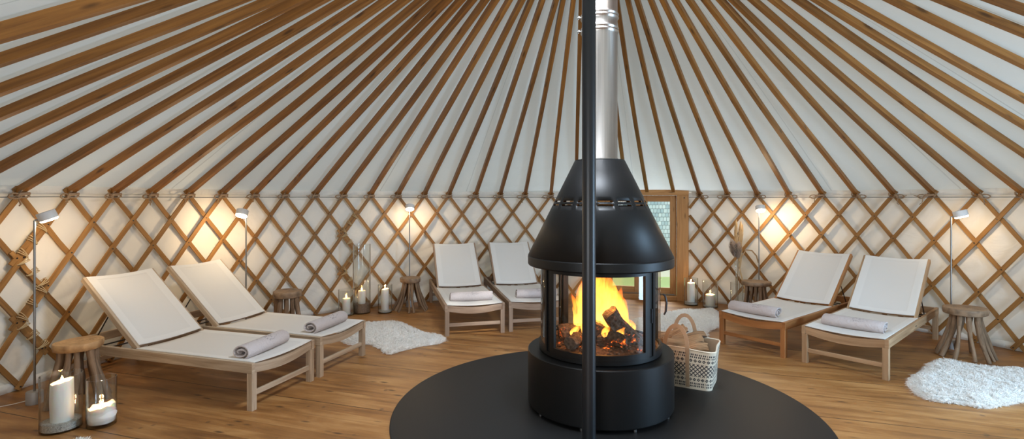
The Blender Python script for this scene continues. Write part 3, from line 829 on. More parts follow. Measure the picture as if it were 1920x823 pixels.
for k, (loc, rot, L, r, lab) in enumerate(FL):
    put(rough_log(L, r, k+1, False), 'burning_log', ['burning_wood'], loc, rot, lab, 'log', 'burning logs in the stove')
# flames
def tongue(m, c, h, r, lean, seed):
    rnd = random.Random(seed); n = 12; S = 16; base = len(m.v); ph = rnd.uniform(0, 6)
    for i in range(S+1):
        u = i/S; rr = r * (sin(pi*min(1, (u*0.90+0.035)))**0.9) * (1-u)**0.35 * 1.1 if u < 1 else 0.001
        off = V(lean)*u*u + V((0.025*sin(u*6+ph)*u, 0.025*cos(u*5+ph)*u, 0))
        for k in range(n):
            t = 2*pi*k/n; q = rr*(1 + 0.25*fbm((cos(t)*1.5+seed, sin(t)*1.5, u*4)))
            m.v.append((c[0]+off.x+q*cos(t), c[1]+off.y+q*sin(t)*.7, c[2]+h*u))
    for i in range(S):
        for k in range(n):
            k2 = (k+1) % n; o_ = base+i*n
            m.face([o_+k, o_+k2, o_+n+k2, o_+n+k], [(0, i/S), (0, i/S), (0, (i+1)/S), (0, (i+1)/S)], 0, True)
m = MB(); rnd = random.Random(3)
SP = [(-0.15, 0.02, .30, .050), (-0.09, 0.10, .42, .065), (-0.02, 0.06, .52, .085), (0.03, 0.12, .52, .10), (0.0, -0.02, .40, .07), (0.09, 0.05, .46, .08), (0.13, 0.12, .42, .075), (0.06, -0.08, .24, .05),
      (0.17, 0.0, .34, .055), (0.20, 0.08, .26, .05), (-0.20, -0.12, .12, .03), (0.02, -0.18, .12, .035), (0.12, -0.16, .13, .04), (0.17, -0.12, .15, .04), (-0.12, -0.05, .16, .035), (0.22, -0.03, .16, .04), (-0.06, 0.0, .30, .06)]
for k, (x, y, h, r) in enumerate(SP): tongue(m, (x, y, 0.0 if r > .045 else 0.0), h, r, (rnd.uniform(-.05, .03), 0, 0), k)
o = m.build('fire', 'fire_flame'); o.location = (SX, SY, 0.51)
tag(o, 'tall yellow and orange flames burning behind the stove glass', 'fire', kind='stuff')

# ------------------------------------------------------------------ sun loungers
LW, LL, SH = 0.665, 1.93, 0.335
def curve_rail(m, x, w, y0, y1, ztop, hgt, sag, th):
    n = 16; base = len(m.v)
    for i in range(n+1):
        u = i/n; y = y0+(y1-y0)*u; s = sag*sin(pi*u); s2 = sag*1.15*sin(pi*u)
        for (dx_, z) in ((-th/2, ztop-s), (th/2, ztop-s), (th/2, ztop-hgt-s2), (-th/2, ztop-hgt-s2)): m.v.append((x+dx_, y, z))
    L = abs(y1-y0)
    for i in range(n):
        o_ = base+4*i
        for k in range(4):
            k2 = (k+1) % 4; m.face([o_+k, o_+4+k, o_+4+k2, o_+k2], [(L*i/n, k*.05), (L*(i+1)/n, k*.05), (L*(i+1)/n, k*.05+.05), (L*i/n, k*.05+.05)])
    m.face([base, base+1, base+2, base+3]); m.face([base+4*n+3, base+4*n+2, base+4*n+1, base+4*n])
def make_lounger(label, loc, rzz, tilt=41.0):
    # local x: from the foot end (0) to the head (LL); y: 0..LW across
    root = thing('sun_lounger', label, 'sun lounger', loc, rzz, 'wooden sun loungers with white slings')
    W = 'WOOD'
    for y in (0.0, LW):
        s = 1 if y == 0 else -1
        m = MB(); m.beam((0.0, y + s*0.014, SH-0.036), (LL, y + s*0.014, SH-0.036), 0.028, 0.072, bev=0.002)
        m.build('side_rail', 'tan_wood', root)
        for x in (0.024, LL-0.03):
            m = MB(); m.beam((x, y + s*0.024, 0.0), (x, y + s*0.024, SH-0.073 if x > 1 else SH-0.0725), 0.048, 0.046, up=Yv, bev=0.003)
            m.build('leg', 'tan_wood', root)
    m = MB(); curve_rail(m, 0.022, 0, 0.029, LW-0.029, SH-0.006, 0.064, 0.030, 0.026); m.build('end_rail', 'tan_wood', root)
    m = MB(); m.beam((LL-0.02, 0.029, SH-0.036), (LL-0.02, LW-0.029, SH-0.036), 0.026, 0.068); m.build('head_rail', 'tan_wood', root)
    for x in (0.024, LL-0.03):
        m = MB(); m.beam((x, 0.047, 0.115), (x, LW-0.047, 0.115), 0.022, 0.036, bev=0.002); m.build('stretcher', 'tan_wood', root)
    m = MB(); m.box((0.93, 0.0, SH-0.035), 0.03, 0.003, 0.010); m.build('metal_plate', 'dark_metal', root)
    hx = 1.15
    # seat sling
    y0, y1 = 0.026, LW-0.026
    def sf(u, v):
        x = 0.004 + (hx-0.02)*u; y = y0+(y1-y0)*v
        return V((x, y, SH + 0.003 - 0.016*sin(pi*v)*(1.0 - 0.2*u)))
    m = MB(); m.grid(sf, 24, 12)
    st = solid(m.build('seat_sling', 'sling', root), 0.003)
    m = MB()
    for (ua, ub, va, vb) in ((0.04, 1.0, 0.0, 0.10), (0.04, 1.0, 0.90, 1.0), (0.0, 0.04, 0.0, 1.0)):
        m.grid(lambda u, v: sf(ua+(ub-ua)*u, va+(vb-va)*v) + Z*0.0016, 12, 8)
    m.build('hem', 'hem', st)
    # backrest
    al = R_(tilt); B = V((hx, 0, SH-0.005)); ux = V((cos(al), 0, sin(al))); un = V((-sin(al), 0, cos(al))); BL = 0.78
    by0, by1 = 0.033, LW-0.033
    back = bpy.data.objects.new('backrest', None)
    m = MB()
    for y in (by0+0.013, by1-0.013): m.beam(B + V((0, y, 0)) - ux*0.02, B + V((0, y, 0)) + ux*BL, 0.024, 0.045, up=un, bev=0.003)
    curve_pts = [B + ux*(BL-0.02) + V((0, by0+0.025+(by1-by0-0.05)*k/10, 0)) - un*(0.02*sin(pi*k/10)) for k in range(11)]
    m.strip(curve_pts, lambda k: un, 0.03, 0.020)
    m.beam(B + V((0, by0+0.02, 0)) + ux*0.03 - un*0.005, B + V((0, by1-0.02, 0)) + ux*0.03 - un*0.005, 0.03, 0.02, up=un)
    fr = m.build('backrest_frame', 'tan_wood', root)
    def bf(u, v):
        y = by0+0.022 + (by1-by0-0.044)*v
        return B + V((0, y, 0)) + ux*(0.012 + (BL-0.016)*u) + un*(0.026 - 0.020*sin(pi*v))
    m = MB(); m.grid(bf, 16, 12); bs = solid(m.build('back_sling', 'sling', root), 0.003)
    m = MB()
    for (ua, ub, va, vb) in ((0.0, 1.0, 0.0, 0.122), (0.0, 1.0, 0.878, 1.0), (0.0, 0.06, 0.122, 0.878), (0.955, 1.0, 0.122, 0.878)):
        m.grid(lambda u, v: bf(ua+(ub-ua)*u, va+(vb-va)*v) + un*0.0018, 12, 8)
    m.build('hem', 'hem', bs)
    # steel support bracket
    m = MB(); P1 = B + ux*0.42 - un*0.02
    for y in (by0+0.05, by1-0.05): m.tube([P1 + V((0, y, 0)), V((LL-0.22, y, SH-0.06))], 0.005, 6)
    m.tube([P1 + V((0, by0+0.01, 0)), P1 + V((0, by1-0.01, 0))], 0.005, 6); m.tube([(LL-0.22, 0.03, SH-0.06), (LL-0.22, LW-0.03, SH-0.06)], 0.006, 6)
    m.tube([(LL-0.38, 0.03, SH-0.05), (LL-0.38, LW-0.03, SH-0.05)], 0.006, 6)
    m.build('support_rod', 'dark_metal', root)
    return root
def lounger_frame(A, Bp):
    # A = foot corner at local (0,0), Bp = the other foot corner; x axis points to the head
    yv = (Bp - A); yv.z = 0; yv.normalize(); xv = V((yv.y, -yv.x, 0))
    return A, xv, yv
def loc_rot(Aleft, Bright):
    # want the local x axis away from the camera; y from right corner to left corner gives x = away
    A, xv, yv = lounger_frame(Bright, Aleft)
    return Bright.copy(), atan2(xv.y, xv.x)
def corner(px, py): return g(px, py)
LOUNGE = []
def mid(p, q, w=LW):   # centre of the foot edge, re-spread to the true width
    c = (p+q)/2; d = (p-q).normalized(); return c + d*w/2, c - d*w/2
specs = [
 ('L1', V((-1.825, 3.69, 0)), V((-1.627, 4.32, 0)), 'grey-washed wooden sun lounger, front left, nearest the tall glass candle vase', {'tan_wood': 'grey_wood'}),
 ('L2', V((-1.600, 4.385, 0)), V((-1.399, 5.015, 0)), 'wooden sun lounger at the left, the rear one of the left pair', {'tan_wood': 'grey_wood'}),
 ('M1', V((-0.722, 5.685, 0)), V((-0.082, 5.845, 0)), 'sun lounger of the middle pair, the left one beside the slender-legged stool', {'tan_wood': 'umber_wood'}),
 ('M2', V((-0.028, 5.885, 0)), V((0.61, 6.015, 0)), 'sun lounger of the middle pair, partly hidden by the black stove', {'tan_wood': 'umber_wood'}),
 ('RA', V((2.135, 5.43, 0)), V((2.553, 4.90, 0)), 'reddish brown wooden sun lounger of the right pair, nearer the stove', {'tan_wood': 'orange_wood'}),
 ('RB', V((2.648, 4.80, 0)), V((3.085, 4.305, 0)), 'pale brown wooden sun lounger at the far right, nearest the round stool', {}),
]
proto = None; LG = {}
for key, pl, pr, lab, mats in specs:
    a, c = mid(pl, pr); a = a.copy(); c = c.copy(); a.z = c.z = 0
    # for L1, L2 the head lies to the left: local x = perpendicular pointing away from the room centre
    y = (a - c).normalized(); x = V((y.y, -y.x, 0))
    if x.dot(V((SX, SY, 0)) - (a+c)/2) > 0:
        a, c = c, a; y = (a - c).normalized(); x = V((y.y, -y.x, 0))
    org = c; rz_ = atan2(x.y, x.x)
    if proto is None: proto = make_lounger(lab, org, rz_); o = proto; LGP = (mats, o)
    else: o = copy_tree(proto, lab, org, rz_, mats)
    LG[key] = (org, x, y, o)
for s in proto.children_recursive:
    if s.type == 'MESH':
        for sl in s.material_slots:
            if sl.material.name == 'tan_wood': sl.link = 'OBJECT'; sl.material = MATS['grey_wood']

# ------------------------------------------------------------------ rolled towels
def make_towel(label, loc, rzz, group='rolled towels on the loungers'):
    # rolled towel: roll axis = local y, resting at z = 0
    root = thing('rolled_towel', label, 'towel', loc, rzz, group)
    Lh = 0.24; n = 60; turns = 1.9; th = 0.0125
    def sp(t):   # t 0..1 outer -> inner
        a = -pi/2 - 2*pi*turns*t; r = 0.062 - 0.050*t
        sx = 1.22 + 0.25*t
        return V((r*cos(a)*sx*1.0, 0, r*sin(a)*0.86 + 0.055))
    m = MB(); base = 0
    ys = [-Lh, -Lh+0.006, -Lh/2, 0, Lh/2, Lh-0.006, Lh]
    for i in range(n+1):
        t = i/n; p = sp(t); q = sp(min(1, t+0.003)); d = (q-p)
        if d.length < 1e-6: d = V((1, 0, 0))
        d.normalize(); N = V((d.z, 0, -d.x)) * -1
        for j, y in enumerate(ys):
            e = 0.0025 if j in (0, 6) else 0
            yy = y + (0.006*sin(t*17) if j in (0, 1, 5, 6) else 0)
            for sgn in (-1, 1): 
                pp = p + N*sgn*(th/2-e); m.v.append((pp.x, yy, pp.z))
    J = len(ys)
    def idx(i, j, s): return (i*J + j)*2 + s
    for i in range(n):
        for j in range(J-1):
            m.face([idx(i, j, 0), idx(i+1, j, 0), idx(i+1, j+1, 0), idx(i, j+1, 0)], None, 0, True)
            m.face([idx(i, j, 1), idx(i, j+1, 1), idx(i+1, j+1, 1), idx(i+1, j, 1)], None, 0, True)
        m.face([idx(i, 0, 0), idx(i, 0, 1), idx(i+1, 0, 1), idx(i+1, 0, 0)], None, 0, True)
        m.face([idx(i, J-1, 1), idx(i, J-1, 0), idx(i+1, J-1, 0), idx(i+1, J-1, 1)], None, 0, True)
    for j in range(J-1): m.face([idx(0, j, 0), idx(0, j+1, 0), idx(0, j+1, 1), idx(0, j, 1)], None, 0, True)
    m.build('roll', 'towel', root)
    # stitched ornament: small curved strokes along the upper foot-side face
    m = MB(); rnd = random.Random(8)
    def surf(ang, y, lift=0.006):
        r = 0.056
        # match the outer turn at that angle
        t = ((-pi/2 - ang) % (2*pi)) / (2*pi*turns); p = sp(t); c = sp(0.5); c = V((0, 0, 0.055)); nrm = (p - c).normalized()
        return V((p.x, y, p.z)) + nrm*lift
    for k in range(26):
        y0 = rnd.gauss(-0.02, 0.035); a0 = pi - 0.55 - rnd.random()*0.85
        da = rnd.uniform(-.22, .22); dy = rnd.uniform(-.014, .014); cv = rnd.uniform(-.10, .10)
        pts = [surf(a0 + da*u + cv*sin(pi*u), y0 + dy*u) for u in (0, .33, .66, 1)]
        m.tube(pts, 0.0013, 4)
    m.build('embroidery', 'ink', root)
    return root
tp = None
TW = [('L1', 0.27, 0.00, 'rolled towel on the front left lounger'), ('L2', 0.27, 0.0, 'rolled towel on the rear lounger of the left pair'),
      ('M1', 0.27, 0.0, 'rolled towel on the left lounger of the middle pair'), ('M2', 0.27, 0.0, 'rolled towel on the lounger half hidden by the stove'),
      ('RA', 0.27, 0.0, 'rolled towel on the reddish lounger beside the firewood basket'), ('RB', 0.27, 0.0, 'rolled towel on the far right lounger')]
TROT = {'L1': 0.10, 'L2': 0.05, 'M1': -0.04, 'M2': -0.04, 'RA': 0.03, 'RB': 0.02}
TOFF = {'L1': (0.20, 0.02), 'L2': (0.20, -0.01), 'M1': (0.27, 0.0), 'M2': (0.27, -0.05), 'RA': (0.20, 0.06), 'RB': (0.27, -0.01)}
for key, _, _, lab in TW:
    org, x, y, lo = LG[key]; ux_, uy_ = TOFF[key]
    p = org + x*ux_ + y*(LW/2 + uy_); p.z = SH - 0.012
    rr = atan2(x.y, x.x) + TROT[key]
    if tp is None: tp = make_towel(lab, p, rr)
    else: copy_tree(tp, lab, p, rr)

# ------------------------------------------------------------------ stools
def make_stool(label, loc, seed, seat_r, h, nlegs, spread, seatm, thick=0.055, rz_=0, legr=0.019, tilt=(0, 0)):
    rnd = random.Random(seed); root = thing('driftwood_stool', label, 'stool', loc, rz_, 'driftwood stools beside the loungers')
    jit = lambda t, j: 1 + 0.05*sin(2*t+seed) + 0.03*sin(3*t+seed*2) + 0.012*sin(9*t)
    m = MB(); m.lathe([(0.0001, h-thick), (seat_r*.90, h-thick), (seat_r*.96, h-thick+.005), (seat_r*1.0, h-thick*.45), (seat_r*.995, h-.004), (seat_r*.975, h), (0.0001, h+.001)], 56, jit=jit)
    s = m.build('seat', seatm, root)
    if tilt != (0, 0): s.rotation_euler = (tilt[0], tilt[1], 0)
    for k in range(nlegs):
        t = 2*pi*(k + rnd.uniform(-.15, .15))/nlegs; r0 = seat_r*rnd.uniform(.55, .72); r1 = spread*rnd.uniform(.86, 1.08); sw = rnd.uniform(-.10, .10)
        pts = []; rads = []
        for i in range(9):
            u = i/8; rr = r0 + (r1-r0)*(u**1.5); tt = t + sw*u + 0.035*sin(u*5+k)
            pts.append(V((rr*sin(tt) + 0.003*sin(u*8+k), rr*cos(tt) + 0.003*cos(u*6+k), (h-thick+.004)*(1-u) )))
            rads.append(legr*(1.0 + 0.14*sin(u*6+k) - 0.15*u)*rnd.uniform(.94, 1.06)*(1.15 if k % 3 == 0 else 0.95))
        m = MB(); m.tube(pts, rads, 9); m.build('leg', 'drift_wood', root)
    return root
make_stool('driftwood stool with orange-brown round seat behind the large candle vases', (-3.18, 3.86, 0), 1, 0.148, 0.45, 10, 0.19, 'seat_orange', 0.055, legr=0.022)
make_stool('driftwood stool with dark seat behind the rear left lounger', (-2.545, 5.95, 0), 2, 0.160, 0.45, 11, 0.17, 'seat_brown', 0.07, legr=0.024)
make_stool('driftwood stool with many slim splayed legs left of the middle loungers', (-1.365, 7.06, 0), 3, 0.140, 0.43, 14, 0.235, 'seat_brown', 0.06, legr=0.017)
make_stool('driftwood stool between the pampas vase and the reddish lounger', (3.075, 6.62, 0), 4, 0.165, 0.45, 12, 0.19, 'seat_brown', 0.05, legr=0.018)
make_stool('driftwood stool with thick curved legs at the far right by the sheepskin', (4.30, 4.98, 0), 5, 0.172, 0.46, 12, 0.235, 'seat_brown', 0.06, legr=0.020)

# ------------------------------------------------------------------ floor lamps
def make_lamp(label, loc, head_dir, zt=1.33, tilt=35, base_r=0.050, cord=None, glow=True):
    root = thing('floor_lamp', label, 'floor lamp', loc, 0, 'slim floor lamps along the wall')
    m = MB(); m.lathe([(0.0001, 0.0), (base_r, 0.0), (base_r, 0.085), (base_r-.003, 0.089), (0.0001, 0.089)], 32); m.build('base', 'lamp_grey', root)
    m = MB(); m.tube([(0, 0, 0.085), (0, 0, zt)], 0.0075, 12); hd = V(head_dir).normalized()
    m.tube([(0, 0, zt), hd*0.045 + V((0, 0, zt+0.012))], 0.006, 8); m.build('pole', 'nickel', root)
    c = hd*0.075 + V((0, 0, zt+0.02))
    ax = (V((0, 0, 1))*cos(R_(tilt)) - hd*sin(R_(tilt))).normalized()       # top normal of the head
    q = ax.to_track_quat('Z', 'Y').to_matrix().to_4x4()
    m = MB(); m.lathe([(0.0001, 0.046), (0.056, 0.046), (0.059, 0.043), (0.059, -0.012), (0.050, -0.014), (0.0001, -0.010)], 36)
    hdo = m.build('lamp_head', 'lamp_white', root, Matrix.Translation(c) @ q)
    m = MB(); m.lathe([(0.0001, -0.028), (0.048, -0.026), (0.055, -0.020), (0.055, -0.0145), (0.0001, -0.0145)], 36)
    m.build('diffuser', 'led', hdo)
    if cord:
        m = MB(); m.tube(cord, 0.003, 6); m.build('power_cord', 'white_cord', root)
    return root, V(loc) + c, ax
def spot(name, loc, target, power, size=100, blend=0.8, color=(1.0, 0.72, 0.42), rad=0.04):
    l = bpy.data.lights.new(name, 'SPOT'); l.energy = power; l.spot_size = R_(size); l.spot_blend = blend; l.color = color; l.shadow_soft_size = rad
    o = bpy.data.objects.new(name, l); COL.objects.link(o); o.location = loc; o.rotation_euler = (V(target)-V(loc)).to_track_quat('-Z', 'Y').to_euler(); return o
def point(name, loc, power, color, rad):
    l = bpy.data.lights.new(name, 'POINT'); l.energy = power; l.color = color; l.shadow_soft_size = rad
    o = bpy.data.objects.new(name, l); COL.objects.link(o); o.location = loc; return o
cordp = [(-0.05, 0, 0.02), (-0.12, -0.02, 0.004), (-0.2, -0.10, 0.004), (-0.30, -0.14, 0.004), (-0.42, -0.14, 0.004), (-0.55, -0.10, 0.004)]
LP = [
 ('slim grey floor lamp at the left edge beside the orange-brown stool', (-3.49, 3.84, 0), (0.72, 0.69, 0), 1.335, 22, cordp, (-3.7, 5.4, 0.7), 9),
 ('slim floor lamp glowing behind the rear left lounger', (-2.81, 5.55, 0), (-0.1, -1, 0), 1.31, 24, None, (-3.4, 6.0, 1.05), 14),
 ('slim floor lamp standing behind the many-legged stool', (-1.413, 7.25, 0), (0.25, -1, 0), 1.34, 24, None, (-1.3, 8.0, 1.1), 8),
 ('slim floor lamp standing behind the pampas vase', (3.225, 6.86, 0), (-0.2, -1, 0), 1.33, 24, None, (3.9, 7.1, 1.1), 13),
 ('slim floor lamp at the right behind the thick-legged stool', (4.38, 5.24, 0), (0.75, -0.6, 0), 1.31, 16, None, (4.75, 5.7, 1.0), 4.5),
]
for lab, loc, hd, zt, tl, cd, tgt, pw in LP:
    r_, hc, ax = make_lamp(lab, loc, hd, zt, tl, cord=cd)
    p = hc - ax*0.04
    spot('lamp_spot', p, tgt, pw*1.7, 120, 1.0)
    point('lamp_glow', p - ax*0.02, pw*0.5, (1.0, 0.75, 0.46), 0.03)

# ------------------------------------------------------------------ candles in glass vases
def make_vase(label, loc, r, h, thick=0.005, base=0.012, fill=0.0, fillm='sand', name='glass_vase', group='cylinder candle vases'):
    root = thing(name, label, 'vase', loc, 0, group)
    m = MB(); m.lathe([(0.0001, 0.0), (r-.004, 0.0), (r, 0.004), (r, h-.002), (r-thick/2, h), (r-thick, h-.002), (r-thick, base), (0.0001, base)], 56)
    m.build('glass', 'vase_glass', root)
    if fill > 0:
        m = MB(); ri = r-thick-.001
        m.lathe([(0.0001, base+.0005), (ri, base+.0005), (ri, fill), (ri*.6, fill+.003), (0.0001, fill+.001)], 40, jit=lambda t, j: 1 - 0.01*(1+sin(5*t)) if j in (2,) else 1)
        tag(m.build('sand_fill', fillm, root), kind='stuff')
    return root
def make_candle(label, loc, r, h, seed=0, slope=0.0, melt=0.0, power=1.0, flame_h=0.035):
    root = thing('candle', label, 'candle', loc, 0, 'white candles in glass vases')
    m = MB(); n = 40; P = [(0.0001, 0), (r*.98, 0), (r, 0.004), (r*(1+melt*.2), h*.5), (r, h-.006), (r*.97, h), (r*.90, h-.002), (r*.75, h-0.010), (r*.3, h-0.014), (0.0001, h-0.014)]
    base = len(m.v); rnd = random.Random(seed)
    for i in range(n):
        t = 2*pi*i/n
        for j, (rr, z) in enumerate(P):
            k = 1 + (melt*0.12*fbm((cos(t)*1.5+seed, sin(t)*1.5, z*12)) if 1 < j < 8 else 0)
            zz = z + (slope*sin(t+0.6)*(1 if 4 <= j <= 7 else 0)) + (melt*.02*fbm((cos(t)*2, sin(t)*2, seed)) if 4 <= j <= 7 else 0)
            m.v.append((rr*k*sin(t), rr*k*cos(t), zz))
    for i in range(n):
        i2 = (i+1) % n
        for j in range(len(P)-1):
            ids = [base+i*len(P)+j, base+i2*len(P)+j, base+i2*len(P)+j+1, base+i*len(P)+j+1]
            m.face(ids, None, 0, True)
    m.build('wax', 'wax', root)
    m = MB(); m.tube([(0, 0, h-.016), (0.001, 0, h-0.004), (0.003, 0, h+0.008)], 0.0016, 6); m.build('wick', 'wick', root)
    m = MB(); z0 = h+0.002; f = flame_h
    m.lathe([(0.0001, z0), (f*.16, z0+f*.12), (f*.24, z0+f*.32), (f*.19, z0+f*.55), (f*.08, z0+f*.82), (0.0001, z0+f)], 16); m.build('flame', 'candle_flame', root)
    point('candle_light', V(loc) + V((0, 0, h + f*0.5)), 1.2*power, (1.0, 0.58, 0.24), 0.012)
    return root
make_vase('large glass cylinder with sand, front left, left of the small one', (-2.935, 3.42, 0), 0.112, 0.355, fill=0.055)
make_candle('tall white pillar candle in the large front left cylinder', (-2.925, 3.415, 0.0555), 0.060, 0.255, 1, 0.012, 0.3, 1.4)
make_vase('small glass cylinder, front left, right of the large one', (-2.715, 3.475, 0), 0.083, 0.315, base=0.022)
make_candle('wide half-burned white candle in the small front left cylinder', (-2.715, 3.475, 0.0222), 0.072, 0.105, 2, 0.010, 0.9, 1.4, 0.030)
make_vase('glass cylinder on the left of the group by the tall vase', (-2.125, 6.74, 0), 0.100, 0.325)
make_candle('slim white candle left of the tall glass vase', (-2.125, 6.74, 0.0122), 0.050, 0.200, 3, 0, 0, 1.0, 0.045)
make_vase('very tall glass vase with brown gravel between two shorter glasses', (-1.965, 6.87, 0), 0.112, 0.895, fill=0.12, fillm='brown_gravel')
make_candle('white candle standing on gravel inside the tall glass vase', (-1.965, 6.87, 0.1222), 0.048, 0.165, 4, 0, 0, 1.0, 0.045)
make_vase('glass cylinder right of the tall vase, beside the many-legged stool', (-1.665, 6.89, 0), 0.092, 0.365, fill=0.03)
make_candle('tall melted white candle beside the many-legged stool', (-1.665, 6.89, 0.0335), 0.048, 0.275, 5, 0.006, 0.8, 1.2, 0.030)
make_vase('glass cylinder standing against the door frame', (2.515, 7.38, 0), 0.095, 0.375, fill=0.04)
make_candle('tall white candle against the door frame', (2.515, 7.38, 0.0435), 0.052, 0.265, 6, 0.004, 0.3, 1.0, 0.028)
make_vase('glass cylinder in front of the wall, right of the door frame candle', (2.725, 7.22, 0), 0.100, 0.365, fill=0.02)
make_candle('short white candle, second to the right of the door frame', (2.725, 7.22, 0.0235), 0.062, 0.150, 7, 0.004, 0.4, 1.0, 0.030)

# pampas bouquet
make_vase('wide glass cylinder holding dried pampas grass left of the rear right stool', (2.965, 6.93, 0), 0.080, 0.385, name='pampas_vase')
bq = thing('slender_vase', 'slender glass bottle vase standing beside the pampas grass', 'vase', (2.90, 6.78, 0))
m = MB(); m.lathe([(0.0001, 0), (0.030, 0), (0.030, 0.01), (0.016, 0.05), (0.014, 0.45), (0.020, 0.60), (0.036, 0.68), (0.033, 0.68), (0.017, 0.60), (0.011, 0.45), (0.011, 0.06), (0.0001, 0.02)], 28)
m.build('glass', 'vase_glass', bq)
bouquet = thing('pampas_bouquet', 'dried beige pampas grass bouquet in the glass cylinder by the wall lamp', 'dried grass', (2.965, 6.93, 0.014))
def plume(m, base_, top, r, seed, nb=420, ln=0.055):
    rnd = random.Random(seed); A = V(base_); B_ = V(top); ax = (B_-A); L = ax.length; ax.normalize()
    s1 = ax.orthogonal().normalized(); s2 = ax.cross(s1)
    for k in range(nb):
        u = rnd.random(); t = rnd.uniform(0, 2*pi); p = A + ax*(L*u); rad = s1*cos(t)+s2*sin(t)
        pr = r*(sin(pi*(0.08+0.9*u))**.6); d = (rad*pr + ax*ln*rnd.uniform(.4, 1.2)); e = p + d
        w = rad.cross(ax).normalized()*0.0022; md = p + d*.5 + rad*0.004
        b0 = len(m.v)
        for q in (p-w, p+w, md+w*1.4, md-w*1.4, e): m.v.append(tuple(q))
        m.face([b0, b0+1, b0+2, b0+3]); m.face([b0+3, b0+2, b0+4])
stems = [((0.0, 0, 0), (0.02, 0, 0.72), (0.05, 0.0, 1.12), 0.030, 'pampas'), ((0.01, 0.01, 0), (-0.01, 0, 0.70), (0.00, 0.02, 1.14), 0.032, 'pampas'), ((0, 0.02, 0), (0.03, 0, .7), (0.075, 0.01, 1.09), 0.028, 'pampas'),
         ((-0.01, 0.0, 0), (-0.02, 0, 0.62), (-0.07, -0.03, 0.90), 0.065, 'grey_pampas'), ((0.0, -0.01, 0), (0.01, 0, 0.60), (0.01, -0.03, 0.87), 0.060, 'grey_pampas'), ((0.02, 0, 0), (0.04, 0, 0.50), (0.05, 0.02, 0.80), 0.03, 'pampas')]
for k, (p0, p1, p2, r, mt) in enumerate(stems):
    m = MB(); m.tube([p0, p1, p2], [0.0035, 0.003, 0.002], 6); st = m.build('stem', 'dry_leaf', bouquet)
    m = MB(); q = V(p1).lerp(V(p2), 0.15 if r < .05 else .35); plume(m, q if r < .05 else V(p1)+V((0, 0, .08)), p2, r, k, 600 if r < .05 else 900, 0.07 if r < .05 else 0.05); m.build('plume', mt, bouquet)
m = MB()
pts = [V((0.03, 0, 0.55)), V((0.06, 0, 0.70)), V((0.12, 0, 0.80)), V((0.20, 0, 0.79)), V((0.26, 0, 0.72)), V((0.285, 0, 0.63))]
m.strip(pts, lambda i: (0, 1, 0.3), 0.018, 0.002); m.build('leaf', 'dry_leaf', bouquet)
m = MB(); pts = [V((0.02, 0, 0.65)), V((0.05, 0, 0.5)), V((0.08, 0, .38)), V((0.10, -.02, .30)), V((0.085, -.02, .24))]
m.strip(pts, lambda i: (0, 1, 0.2), 0.020, 0.002); m.build('leaf', 'pampas', bouquet)

